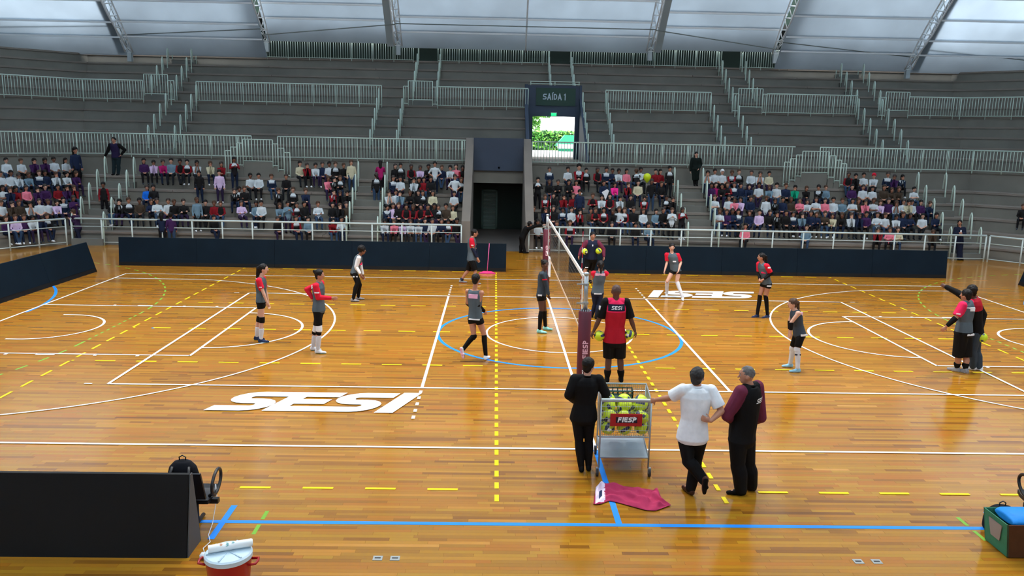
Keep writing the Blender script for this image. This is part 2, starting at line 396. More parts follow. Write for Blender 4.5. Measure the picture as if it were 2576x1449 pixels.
for k, (y, z) in enumerate(T1): row(y, y+.83 if k < 4 else 18.66, z-.56, z, [PORT])
row(18.62, 20.4, 2.6, WALK2, [PORT] if False else [], CONC2)
row(20.4, 21.4, 2.9, WALK2, [EXIT])
for k, (y, z) in enumerate(T2): row(y, y+.84 if k < 4 else 26.1, z-.56, z, [EXIT] if y < 24.95 and k < 4 else [EXIT])
for k, (y, z) in enumerate(T3): row(y, y+.84 if k < 4 else 32.2, z-.56, z, [])
g = G(); g.box(-31, 31, 32.3, 32.6, 8.4, 13.5); g.box(-31, -1.45, 32.3, 32.6, 0, 8.4); g.box(4.6, 31, 32.3, 32.6, 0, 8.4); g.box(-1.45, 4.6, 32.3, 32.6, 8.0, 8.4); g.box(-1.45, 4.6, 32.3, 32.6, 0, 3.5); g.build('wall_back', GREENW, kind='structure')
for sx in (-1, 1):
    g = G(); P = [wing_pt(sx, 32.2, 0), wing_pt(sx, 32.2, 20), wing_pt(sx, 32.6, 20), wing_pt(sx, 32.6, 0)]; g.prism(P, 8.4, 12.5)
    g.build('wall_wing_left' if sx < 0 else 'wall_wing_right', GREENW, kind='structure')
# half steps in the aisles
A1 = [(-19.12, -17.84), (-7.82, -6.52), (6.52, 7.83), (17.75, 19.03)]
A2 = [(-18.71, -17.41), (-7.85, -6.54), (2.95, 4.22), (9.79, 11.10), (17.75, 19.03)]
A3 = [(-20.35, -19.0), (-6.2, -4.9), (1.36, 2.66), (11.37, 12.72), (18.3, 19.6)]
STEP = mat('step_concrete', (112, 113, 107), .85, noise=(.9, .1))
for tiers, aisles, base in ((T1, A1, 0), (T2, A2, WALK2), (T3, A3, WALK3)):
    for a, b in aisles:
        for k, (y, z) in enumerate(tiers):
            g = G(); g.box(a, b, y-.4, y+.02, z-.537 if k or base == 0 else base-.02, z-.268); g.build('stair_step', STEP, STAND)

# portal under the walkway
g = G(); X0, X1 = -3.02, -2.66
def rake(x0, x1, m, name):
    g = G(); y0, z0, y1, z1 = 14.2, 1.25, 18.9, 4.66
    g.hexa([(x0, y0, 0), (x1, y0, 0), (x1, y1, 0), (x0, y1, 0), (x0, y0, z0), (x1, y0, z0), (x1, y1, z1), (x0, y1, z1)])
    g.box(x0, x1, 18.9, 19.3, 3.4, 4.66); return g.build(name, m, PORTAL)
PORTAL = thing('tunnel_portal', 'dark tunnel mouth between sloping concrete side walls in the middle of the stand', 'portal', (-1.5, 14.2, 0), kind='structure')
rake(-3.02, -2.66, CONC, 'side_wall'); rake(-.34, .02, CONC, 'side_wall')
g = G(); g.box(-2.66, -.34, 18.5, 18.8, 3.18, 4.68); g.build('blue_parapet', BLUEW, PORTAL, label='blue-grey parapet panel over the tunnel')
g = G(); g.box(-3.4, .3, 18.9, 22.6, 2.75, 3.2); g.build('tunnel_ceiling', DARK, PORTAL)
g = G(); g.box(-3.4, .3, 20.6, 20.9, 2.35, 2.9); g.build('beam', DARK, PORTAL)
g = G(); g.box(-3.4, .3, 22.25, 22.5, 0, 2.8); g.build('back_wall', GREENW, PORTAL)
for x in (-3.2, .1):
    g = G(); g.box(x-.15, x+.15, 18.9, 22.4, 0, 2.9); g.build('inner_wall', GREENW, PORTAL)
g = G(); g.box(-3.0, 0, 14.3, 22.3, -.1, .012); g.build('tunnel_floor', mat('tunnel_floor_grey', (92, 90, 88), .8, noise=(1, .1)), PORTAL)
pa = atY(1212, 480, 22.2); pb = atY(1250, 577, 22.2)
DOOR = G(); DOOR.box(pa.x-.02, pb.x+.02, 22.2, 22.26, .02, 2.06)
DOOR = DOOR.build('door_1', mat('door_green', (70, 100, 88), .5), None, kind='structure', loc=((pa.x+pb.x)/2, 22.2, 0))
me = None
for i in range(26):
    g = G(); z = .16+i*.068; x0, x1 = pa.x+.1, pb.x-.1
    g.hexa([(x0, 22.15, z), (x1, 22.15, z), (x1, 22.2, z+.03), (x0, 22.2, z+.03), (x0, 22.15, z+.012), (x1, 22.15, z+.012), (x1, 22.2, z+.042), (x0, 22.2, z+.042)])
    g.build('louvre', mat('louvre_metal', (178, 196, 186), .3, .3), DOOR)
g = G()
for a, b, c, d in ((pa.x, pa.x+.09, .03, 2.05), (pb.x-.09, pb.x, .03, 2.05), (pa.x, pb.x, 1.96, 2.05), (pa.x, pb.x, .03, .13), (pa.x, pb.x, 1.03, 1.09)): g.box(a, b, 22.13, 22.2, c, d)
g.build('door_frame', mat('frame_green', (120, 148, 136), .4), DOOR)

# exit opening with sign, open to the daylight behind
EX = thing('exit_block', 'blue-grey exit block with a doorway open to daylight in the upper stand', 'exit', (1.5, 21, 3.58), kind='structure')
g = G(); YW = 25.0
d0 = atY(1340, 292, YW); d1 = atY(1443, 408, YW); DX0, DX1, DZ1 = d0.x, d1.x, 5.86
for x0, x1, z0, z1 in ((.02, DX0, 3.5, 7.5), (DX1, 2.93, 3.5, 7.5), (DX0, DX1, DZ1, 7.5)): g.box(x0, x1, YW, YW+.25, z0, z1)
g.build('front_wall', BLUEW, EX)
for x0, x1 in ((-.12, .05), (2.83, 2.95)):
    g = G(); g.hexa([(x0, 20.35, 3.4), (x1, 20.35, 3.4), (x1, YW+.2, 3.4), (x0, YW+.2, 3.4), (x0, 20.35, 3.72), (x1, 20.35, 3.72), (x1, YW+.2, 7.0), (x0, YW+.2, 7.0)])
    g.box(x0, x1, YW-.05, YW+.25, 6.5, 7.52); g.build('side_wall', BLUEW, EX)
for x0, x1 in ((DX0-1.4, DX0-1.2), (DX1+1.6, DX1+1.8)):
    g = G(); g.box(x0, x1, YW+.25, 32.2, 3.5, 6.2); g.build('corridor_wall', mat('corridor_paint', (120, 136, 150), .5), EX)
g = G(); g.box(.02, 2.93, YW+.2, 26.04, 6.0, 6.27); g.build('corridor_ceiling', BLUEW, EX)
g = G(); g.box(-.1, 3.0, 20.3, YW+.3, 3.3, 3.585); g.box(-1.4, 4.8, YW+.3, 32.6, 3.3, 3.5); g.build('corridor_floor', CONC, EX)
s0 = atY(1349, 219.5, YW-.04); s1 = atY(1447, 267, YW-.04)
SG = thing('exit_sign', 'dark green board reading SAÍDA 1 above the daylight doorway', 'sign', ((s0.x+s1.x)/2, YW-.05, s1.z))
g = G(); g.box(s0.x, s1.x, YW-.06, YW-.01, s1.z, s0.z-.02); g.build('sign_board', mat('sign_green', (18, 62, 50), .5), SG)
g = G(); sign_text('SAÍDA 1', g, (atY(1365, 251, YW).x, YW-.06, atY(1365, 251, YW).z), (1, 0, 0), (0, 0, 1), .33, w=.085, thick=.012, width=1.26)
g.build('lettering', mat('sign_letters', (190, 208, 220), .5), SG)
e0 = atY(1393, 288, YW-.1)
SG2 = thing('emergency_light', 'small lit green exit lamp over the doorway under the exit sign', 'lamp', (e0.x, YW-.12, e0.z))
g = G(); g.box(e0.x-.14, e0.x+.14, YW-.16, YW-.02, e0.z-.07, e0.z+.07); g.build('lamp_body', mat('lamp_green', (30, 220, 110), .4, emit=1.2), SG2)
g = G(); g.box(e0.x-.16, e0.x+.16, YW-.18, YW-.02, e0.z+.07, e0.z+.1); g.build('lamp_bracket', RAILW, SG2)

# outdoors behind the exit
g = G(); g.box(-40, 45, 32.6, 90, 3.2, 3.5); g.build('pavement', mat('sunlit_paving', (240, 240, 236), .8), None, kind='structure')
def leaf_cloud(name, n, boxes, size, mats, label=None, cat=None, parent=None, rnd=random.Random(11)):
    V = []; F = []; MI = []
    for i in range(n):
        (a, b, c), (d, e, f) = rnd.choice(boxes)
        p = Vector((rnd.uniform(a, d), rnd.uniform(b, e), rnd.uniform(c, f))); u = Vector((rnd.gauss(0, 1), rnd.gauss(0, 1), rnd.gauss(0, 1))).normalized()
        w = u.orthogonal().normalized(); s = size*rnd.uniform(.6, 1.3); k = len(V)
        V += [p-u*s, p+w*s*.45, p+u*s, p-w*s*.45]; F.append((k, k+1, k+2, k+3)); MI.append(rnd.randrange(len(mats)))
    return V, F, MI
LG = [mat('leaf_light', (150, 215, 90), .6), mat('leaf_mid', (84, 160, 62), .6), mat('leaf_dark', (36, 92, 40), .6)]
V, F, MI = leaf_cloud('hedge', 9000, [((-6, 55.2, 3.5), (14, 57, 5.25))], .2, LG)
HD = thing('hedge', 'clipped green hedge seen through the exit doorway', 'hedge', (2, 56, 3.5))
me = new_mesh('foliage', [v-Vector((2, 56, 3.5)) for v in V], F, LG, mi=MI); o = bpy.data.objects.new('foliage', me); link(o, HD); o['kind'] = 'stuff'
g = G(); g.box(-6, 14, 55.7, 56.8, 3.5, 5.0); g.build('hedge_core', mat('hedge_core', (30, 70, 34), .9), HD)
TR = thing('tree', 'tree with light green leaves hanging at the top of the exit doorway', 'tree', (-1.4, 40, 3.5))
g = G(); g.tube([(-1.4, 40, 3.5), (-1.3, 40, 6), (-.9, 39.8, 8)], .14, 8, r2=.08); g.tube([(-.9, 39.8, 7.2), (0, 39.6, 7.6), (1.2, 39.4, 7.3)], .06, 6, r2=.03); g.build('trunk', mat('bark', (90, 74, 58), .9), TR)
V, F, MI = leaf_cloud('t', 2600, [((-1.6, 39, 5.9), (.9, 40.5, 9)), ((.3, 39, 5.2), (1.55, 40.2, 6.8)), ((.3, 39, 6.1), (2.2, 40, 6.9))], .12, LG[:2])
me = new_mesh('foliage', [v-Vector((-1.4, 40, 3.5)) for v in V], F, LG[:2], mi=MI); o = bpy.data.objects.new('foliage', me); link(o, TR); o['kind'] = 'stuff'
KX = 4.1
KI = thing('kiosk', 'turquoise kiosk with a blank white panel standing outside the exit', 'kiosk', (KX+1, 52.6, 3.5))
g = G(); g.box(KX-.2, KX+2.3, 51.85, 53.4, 3.5, 3.95); g.hexa([(KX-.5, 51.8, 3.95), (KX+2.6, 51.8, 3.95), (KX+2.6, 53.6, 3.95), (KX-.5, 53.6, 3.95), (KX+.3, 52.2, 4.9), (KX+2.2, 52.2, 4.9), (KX+2.2, 53.2, 4.9), (KX+.3, 53.2, 4.9)])
g.build('canopy', mat('turquoise', (24, 150, 112), .5), KI)
g = G(); g.box(KX-.35, KX+1.2, 51.66, 51.74, 3.75, 4.12); g.build('panel', WHITE, KI)

# ------------------------------------------------------------------ railings
def cyl_mesh(name, h, r, m, n=6, z0=0):
    g = G(); g.tube([(0, 0, z0), (0, 0, z0+h)], r, n); return new_mesh(name, g.V, g.F, m, True)
BAL = {}
def railing(label, p0, p1, ztop, zbot, zfoot, step=.137, post=1.22, m=RAILG, group=None, ends=True, rb=.016, rt=.03, ph=0):
    p0 = Vector((p0[0], p0[1], 0)); p1 = Vector((p1[0], p1[1], 0)); d = p1-p0; L = d.length; u = d/L
    t = thing('railing', label, 'railing', ((p0+p1)/2)+Vector((0, 0, zfoot)), group)
    for nm, z, r in (('top_rail', ztop, rt), ('bottom_rail', zbot, .017)):
        g = G(); g.tube([p0+Vector((0, 0, z)), p1+Vector((0, 0, z))], r, 8); g.build(nm, m, t, True)
    kb = (round(ztop-zbot, 3), rb, 'b'); kp = (round(ztop-zfoot, 3), 'p')
    if kb not in BAL: BAL[kb] = cyl_mesh('baluster', ztop-zbot, rb, m)
    if kp not in BAL: BAL[kp] = cyl_mesh('post', ztop-zfoot, .021, m, 8)
    posts = []
    s = ph
    while s < L+1e-3: posts.append(s); s += post
    if ends and L-posts[-1] > .25: posts.append(L)
    for s in posts: inst('post', BAL[kp], t, p0+u*s+Vector((0, 0, zfoot)))
    if step:
        n = int(L/step)
        for i in range(1, n+1):
            s = i*step
            if s < L-.02 and all(abs(s-q) > .045 for q in posts): inst('baluster', BAL[kb], t, p0+u*s+Vector((0, 0, zbot)))
    return t
def Xat(u, v, Y): return atY(u, v, Y).x
# tier one walkway railing
YR2 = 18.56; TZ, BZ, FZ = 4.55, 3.62, 3.48
railing('pale green barred railing on the lower walkway between the wing and the first stair parapet', (-corner(18.56), YR2), (Xat(632, 345, YR2), YR2), TZ, BZ, FZ)
railing('pale green barred railing on the lower walkway ending at the tunnel portal wall', (Xat(698, 345, YR2), YR2), (-3.04, YR2), TZ, BZ, FZ)
railing('pale green barred railing on the lower walkway starting in front of the daylight doorway', (.06, YR2), (Xat(2001, 370, YR2), YR2), TZ, BZ, FZ)
railing('pale green barred railing on the lower walkway past the second stair parapet', (Xat(2064, 372, YR2), YR2), (corner(18.56), YR2), TZ, BZ, FZ)
for sx, w in ((-1, 'left'), (1, 'right')):
    a = wing_pt(sx, YR2, 0.02); b = wing_pt(sx, YR2, 9)
    railing(f'pale green barred railing on the lower walkway of the {w} angled wing', a, b, TZ, BZ, FZ)
YR3 = 24.4; TZ3, BZ3, FZ3 = 7.26, 6.3, 6.12
for lb, u0, u1 in (('pale green barred middle-height railing by the left corner aisle', None, 360), ('long pale green middle-height railing in the left half of the stand', 494, 960),
                   ('pale green middle-height railing ending beside the exit sign', 1101, 1329), ('pale green middle-height railing right of the exit block', 1524, 1790),
                   ('pale green middle-height railing in the right half between two aisles', 1930, 2160), ('pale green middle-height railing by the right corner aisle', 2290, None)):
    x0 = -corner(YR3) if u0 is None else Xat(u0, 230, YR3); x1 = corner(YR3) if u1 is None else Xat(u1, 230, YR3)
    railing(lb, (x0, YR3), (x1, YR3), TZ3, BZ3, FZ3)
for sx, w in ((-1, 'left'), (1, 'right')):
    railing(f'pale green middle-height railing on the {w} angled wing', wing_pt(sx, YR3, .02), wing_pt(sx, YR3, 8), TZ3, BZ3, FZ3)
YR4 = 29.1
for lb, u0, u1 in (('topmost pale green railing under the roof in the left half', 672, 1040), ('topmost pale green railing right above the lettered exit wall', 1102, 1382),
                   ('topmost pale green railing under the roof right of the exit', 1437, 1815), ('topmost pale green railing under the roof by the right trusses', 1863, 1962)):
    railing(lb, (Xat(u0, 150, YR4), YR4), (Xat(u1, 150, YR4), YR4), 9.98, 9.0, 8.86)
# raised railing panels around the stair openings
def px_panel(u0, u1, vt, vb, Y, parent, m=RAILG, step=.137):
    a = atY(u0, vt, Y); b = atY(u1, vt, Y); zb = atY((u0+u1)/2, vb, Y).z; zt = (a.z+b.z)/2
    for nm, z in (('top_rail', zt), ('bottom_rail', zb)):
        g = G(); g.tube([(a.x, Y, z), (b.x, Y, z)], .02, 8); g.build(nm, m, parent, True)
    key = (round(zt-zb, 2), 'pb'); kp = (round(zt-zb+.1, 2), 'pp')
    if key not in BAL: BAL[key] = cyl_mesh('baluster', zt-zb, .015, m)
    if kp not in BAL: BAL[kp] = cyl_mesh('post', zt-zb+.1, .021, m, 8)
    n = max(1, round((b.x-a.x)/step))
    for i in range(n+1): inst('post' if i in (0, n) else 'baluster', BAL[kp if i in (0, n) else key], parent, (a.x+(b.x-a.x)*i/n, Y, zb-(.1 if i in (0, n) else 0)))
    return a.x, b.x, zb
for side, pan in (('left', [(566, 580, 379, 435), (580, 596, 370, 425), (596, 610, 360, 415), (610, 685, 351, 405), (685, 698.5, 362, 417), (698.5, 714, 373, 427), (714, 729, 384, 441)]),
                  ('right', [(1974, 1989, 408, 462), (1989, 2004, 399.5, 453), (2004, 2019, 390, 443), (2020, 2087, 381, 434), (2088, 2103, 392, 446), (2103, 2117, 403, 455), (2117, 2130, 412, 465)])):
    Y = 18.0; xa = atY(pan[0][0], 400, Y).x; xb = atY(pan[-1][1], 400, Y).x
    t = thing('stair_parapet', f'stepped concrete parapet with rising railing panels in the {side} half of the lower walkway', 'parapet', ((xa+xb)/2, Y, 2.69), kind='structure')
    for p in pan:
        a, b, zb = px_panel(*p, Y-.02, t)
        g = G(); g.box(a, b, Y, 18.63, 2.68, max(zb-.06, 2.75)); g.build('parapet_wall', CONC2, t)
for nm, pan in (('left', [(361, 421, 187, 236), (421, 437, 203, 250)]), ('central left', [(1015, 1027, 217, 260), (1027, 1088, 204, 251), (1088, 1101, 219, 262)]),
                ('central right', [(1845, 1859, 236, 279), (1859, 1920, 223, 269), (1920, 1930, 237, 283)]), ('far right', [(2213, 2230, 245, 290), (2230, 2290, 232, 278)])):
    Y = 24.15; t = thing('raised_railing', f'raised railing panels around the {nm} stair opening at middle height', 'railing', (atY(pan[0][0], 240, Y).x, Y, 6.2))
    for p in pan: px_panel(*p, Y, t)
# front railing at court level: three rails and thick posts
def front_rail(label, p0, p1, posts):
    p0 = Vector((*p0, 0)); p1 = Vector((*p1, 0)); t = thing('front_railing', label, 'railing', (p0+p1)/2)
    for nm, z, r in (('top_rail', 1.1, .04), ('middle_rail', .78, .018), ('bottom_rail', .13, .018)):
        g = G(); g.tube([p0+Vector((0, 0, z)), p1+Vector((0, 0, z))], r, 10); g.build(nm, RAILW, t, True)
    if 'fp' not in BAL: BAL['fp'] = cyl_mesh('post', 1.1, .032, RAILW, 8)
    for s in posts: inst('post', BAL['fp'], t, p0+(p1-p0)*s)
    return t
YF = 14.05
n = 13; front_rail('white tubular railing at court level in the left half of the hall', (-19.12, YF), (-3.02, YF), [i/n for i in range(n+1)])
n = 15; front_rail('white tubular railing at court level in the right half of the hall', (-.2, YF-.1), (18.9, 13.55), [i/n for i in range(n+1)])
front_rail('white tubular railing turning towards the left end of the court', (-19.25, 13.85), (-22.4, 9.4), [i/5+.0 for i in range(6)])
front_rail('white tubular railing turning towards the right end of the court', (19.0, 13.45), (21.8, 9.9), [0, .27, .54, .8, 1])
# hairpin handrails beside the aisle stairs
def hairpin_mesh():
    g = G(); P = [(0, -.14, -.55), (0, -.1, .35), (0, -.06, .72), (0, 0, .83), (0, .07, .74), (0, .14, .1)]
    g.tube(P, .032, 8); return new_mesh('hairpin', g.V, g.F, RAILG, True)
HP = hairpin_mesh(); ORDW = ['lowest', 'second', 'third', 'fourth', 'topmost']
ORD = ['first', 'second', 'third', 'fourth', 'fifth', 'sixth', 'seventh', 'eighth', 'ninth', 'tenth', 'eleventh', 'twelfth', 'thirteenth', 'fourteenth', 'fifteenth', 'sixteenth', 'seventeenth', 'eighteenth', 'nineteenth', 'twentieth']
for tn, tiers, aisles in (('lower', T1, A1), ('middle', T2, A2), ('upper', T3, A3)):
    for ai, (a, b) in enumerate(aisles):
        for side, x in (('left', a), ('right', b)):
            for k, (y, z) in enumerate(tiers):
                o = bpy.data.objects.new('hairpin_handrail', HP); link(o); o.location = (x, y-.15+.02, z)
                props(o, f'{ORDW[k]} pale green hairpin handrail on the {side} edge of the {ORD[ai]} aisle, {tn} tier', 'handrail', f'hairpin handrails of the {tn} tier')
# small double rail on top of the exit block
y = YW-.02; xa = atY(1333, 212, y).x; xb = atY(1459, 212, y).x
t = thing('block_top_railing', 'low double railing along the top edge of the exit block', 'railing', ((xa+xb)/2, y, 7.5))
for nm, z in (('top_rail', 7.68), ('bottom_rail', 7.56)):
    g = G(); g.tube([(xa, y, z), (xb, y, z)], .022, 8); g.build(nm, RAILG, t, True)
for x in (xa+.05, (xa+xb)/2, xb-.05):
    g = G(); g.tube([(x, y, 7.48), (x, y, 7.68)], .02, 6); g.build('post', RAILG, t, True)

# ------------------------------------------------------------------ roof
CEIL = thing('ceiling', None, None, (0, 29, 9.7)); CEIL['kind'] = 'structure'
RR = 27.0
def prof(s, zb):   # distance up the slope -> (y, z); starts at 51 degrees and flattens
    a0 = R_(51); a = a0-s/RR; return 29.0-RR*(math.sin(a0)-math.sin(a)), zb+RR*(math.cos(a)-math.cos(a0))
TX = [-31, -22.75, -14.9, -7.35, 7.25, 14.6, 22.5, 31]
bays = [(-44, -31, 8.95, .3), (-31, -22.75, 8.95, .3), (-22.75, -14.9, 9.0, .3), (-14.9, -7.35, 9.93, .6), (-7.35, 7.25, 9.72, .15), (7.25, 14.6, 9.93, .6), (14.6, 22.5, 9.0, .3), (22.5, 31, 8.95, .3), (31, 44, 8.95, .3)]
for bi, (x0, x1, zb, s0) in enumerate(bays):
    zz = 9.4 if zb < 9.8 and abs(x0+x1) > 1 else 9.7
    zz = zb
    s = -.02; first = True; k = 0
    cuts = [0, .92+s0, 1.9+s0, 3.3+s0, 4.8+s0, 6.4+s0, 8.2+s0, 10.2+s0]
    cx = [x0, x1] if x1-x0 < 9 or abs(x0) > 30 else [x0, 0, x1]
    for i in range(len(cuts)-1):
        for a, b in zip(cx, cx[1:]):
            (ya, za), (yb, zb2) = prof(cuts[i], zz), prof(cuts[i+1]+.06, zz); dz = .07
            za -= .06
            g = G(); g.hexa([(a+.02, ya, za), (b-.02, ya, za), (b-.02, yb, zb2), (a+.02, yb, zb2), (a+.02, ya+.02, za+.05), (b-.02, ya+.02, za+.05), (b-.02, yb+.02, zb2+.05), (a+.02, yb+.02, zb2+.05)])
            g.build('roof_panel', ROOF2 if abs(x0+x1) > 45 else ROOF, CEIL)
        ya, za = prof(cuts[i], zz)
        if i:
            g = G(); g.box(x0+.05, x1-.05, ya-.06, ya+.02, za-.12, za-.03); g.build('purlin', TRUSS, CEIL)
def rod(g, a, b, r): g.tube([a, b], r, 6)
for ti, x in enumerate(TX[1:-1]):
    zz = 9.15 if abs(x) > 20 else 9.85
    t = thing('roof_truss', ['white lattice roof truss at the far left of the stand', 'white lattice roof truss second from the left end', 'white lattice roof truss above the left portal side', 'white lattice roof truss right of the exit sign', 'white lattice roof truss second from the right end', 'white lattice roof truss at the far right of the stand'][ti], 'roof truss', (x, 29, zz), 'roof trusses')
    up = []; lo = []; ri = []
    for i in range(14):
        s = i*.8+.05; y_, z_ = prof(s, zz); d = .12+.5*min(1, s/2.2)
        y2, z2 = prof(s+.4, zz); up.append(Vector((x-.22, y_-.1, z_-.12))); ri.append(Vector((x+.22, y_-.1, z_-.12))); lo.append(Vector((x, y2-d*.75, z2-d*.75-.08)))
    for nm, P in (('upper_chord', up), ('upper_chord', ri), ('lower_chord', lo)):
        g = G(); g.tube(P, .045, 8); g.build(nm, TRUSS, t, True)
    for i in range(13):
        g = G()
        for A in (up, ri): rod(g, A[i], lo[i], .026); rod(g, lo[i], A[i+1], .026)
        rod(g, up[i], ri[i], .022); g.build('web_bracing', TRUSS, t, True)
    g = G(); g.box(x-.12, x+.12, 28.85, 29.1, zz-.6, zz+.05); g.build('foot', FASC, t)
    sgn = -1 if x < 0 else 1; P = [Vector((x+sgn*.45, prof(i*.8, zz)[0]-.03, prof(i*.8, zz)[1]-.14)) for i in range(14)]
    g = G()
    for i in range(13):
        a, b = P[i], P[i+1]; w = Vector((.2, 0, 0)); h = Vector((0, 0, .05))
        g.hexa([a-w, a+w, b+w, b-w, a-w+h, a+w+h, b+w+h, b-w+h])
    g.build('flange_plate', FASC, t)
for i, (x0, s0, x1, s1) in enumerate([(-31, 1.2, -22.75, 1.5), (-22.75, .9, -14.9, 1.5), (-14.9, 1.1, -7.35, 2.0), (14.6, .9, 7.25, 2.0), (22.5, .6, 14.6, 1.4), (31, .4, 22.5, 1.2), (-7.35, 2.05, 7.25, 2.05)]):
    a = prof(s0, 9.5); b = prof(s1, 9.5); g = G(); g.tube([(x0, a[0]-.25, a[1]-.25), (x1, b[0]-.25, b[1]-.25)], .028, 6)
    o = g.build('tie_rod', mat('tie_grey', (120, 130, 128), .5), CEIL, True)
g = G(); P = [Vector((.0, prof(i*.8, 9.72)[0]-.1, prof(i*.8, 9.72)[1]-.16)) for i in range(12)]; g.tube(P, .05, 8); g.build('centre_rib', TRUSS, CEIL, True)

# rest of the hall shell: roof over the court and the walls around
ys, zs = [], []
for i in range(9):
    s_ = 10.1+i*(RR*R_(51)-10.1)/8; a, c = prof(s_, 9.4); ys.append(a); zs.append(c)
PR = [(y, z) for y, z in zip(ys, zs)]; cyy, czz = PR[-1]
PR += [(2*cyy-y, z) for y, z in PR[-2::-1]]; PR += [(2*cyy-29-3, 9.4), (-42, 9.0)]
g = G()
for (ya, za), (yb, zb) in zip(PR, PR[1:]): g.hexa([(-44, ya, za+.05), (44, ya, za+.05), (44, yb, zb+.05), (-44, yb, zb+.05), (-44, ya, za+.12), (44, ya, za+.12), (44, yb, zb+.12), (-44, yb, zb+.12)])
g.build('roof_sheet', ROOF, CEIL)
g = G(); g.box(-44, 44, 28.95, 36, 11.2, 11.4); g.build('leak_block_slab', DARK, CEIL)  # unseen dark slab added to stop sky light leaking in behind the roof edge
g = G(); g.box(-44.4, -44, -42, 36, -1, 22); g.build('wall_left', ROOFIN, kind='structure')
g = G(); g.box(44, 44.4, -42, 36, -1, 22); g.build('wall_right', ROOFIN, kind='structure')
g = G(); g.box(-44, 44, -42.4, -42, -1, 22); g.build('wall_near', ROOFIN, kind='structure')
g = G(); g.box(-44, -26.02, -42, 36, -.35, -.03); g.box(26.02, 44, -42, 36, -.35, -.03); g.box(-26.02, 26.02, -42, -15.22, -.35, -.03); g.box(-26, 26, 14.32, 22.6, -.35, -.03); g.build('floor_apron', DARK, kind='structure')

# ------------------------------------------------------------------ padded court boards
def board(label, a, b, nrm, m, h=1.0, foot=.42, n=5, group=None, lean=.1):
    """triangular section board from a to b on the floor; nrm points to the court side"""
    a = Vector((*a, 0)); b = Vector((*b, 0)); d = (b-a); L = d.length; u = d/L; nr = Vector((*nrm, 0)).normalized(); up = Vector((0, 0, 1))
    t = thing('court_board', label, 'barrier', (a+b)/2, group)
    for i in range(n):
        p = a+u*(L*i/n+.004); q = a+u*(L*(i+1)/n-.004); g = G()
        S = [nr*0, nr*(-foot), nr*(-lean-.05)+up*h, nr*(-lean)+up*h]
        S[1] = nr*(-foot)
        V = [p+s for s in S]+[q+s for s in S]; g.add(V, [(0, 1, 2, 3), (7, 6, 5, 4), (0, 4, 5, 1), (1, 5, 6, 2), (2, 6, 7, 3), (3, 7, 4, 0)])
        g.build('board_panel', m, t)
        g = G(); g.add([p+nr*.004+up*.0, q+nr*.004, q+nr*(-lean*.15+.006)+up*.13, p+nr*(-lean*.15+.006)+up*.13, p, q, q+up*.13-nr*.03, p+up*.13-nr*.03], [(0, 1, 2, 3), (3, 2, 6, 7), (0, 4, 5, 1)])
        g.build('kick_strip', BLACKV, t)
    return t
board('long dark navy padded board behind the far sideline, left of the tunnel', (-15.0, 9.15), (-1.2, 9.1), (0, -1), NAVYB)
board('long dark navy padded board behind the far sideline, right of the net', (1.08, 9.13), (14.9, 9.2), (0, -1), NAVYB)
board('dark navy padded board closing the left end of the court', (-15.12, 7.8), (-15.4, -6), (1, 0), NAVYB, lean=.28, foot=.6)
board('dark navy padded board closing the right end of the court', (16.85, 8.1), (16.9, -3), (-1, 0), NAVYB, lean=.3, foot=.6)
board('black padded board at the near corner, its grey end showing', (-12.5, -10.47), (-5.12, -10.47), (0, 1), BLACKV, h=.93, foot=.42, lean=.16, n=2)
g = G(); e = -5.118; g.add([(e, -10.88, 0), (e, -10.47, .0), (e, -10.62, .93), (e, -10.68, .93)]+[(e+.012, -10.88, 0), (e+.012, -10.47, .0), (e+.012, -10.62, .93), (e+.012, -10.68, .93)], [(0, 3, 2, 1), (4, 5, 6, 7), (0, 1, 5, 4), (1, 2, 6, 5), (2, 3, 7, 6), (3, 0, 4, 7)])
_nb = [o for o in bpy.data.objects if o.name.startswith('court_board') and 'near corner' in o.get('label', '')][0]
g.build('end_cap', mat('end_grey', (78, 78, 78), .7), _nb, label='grey triangular end cap')
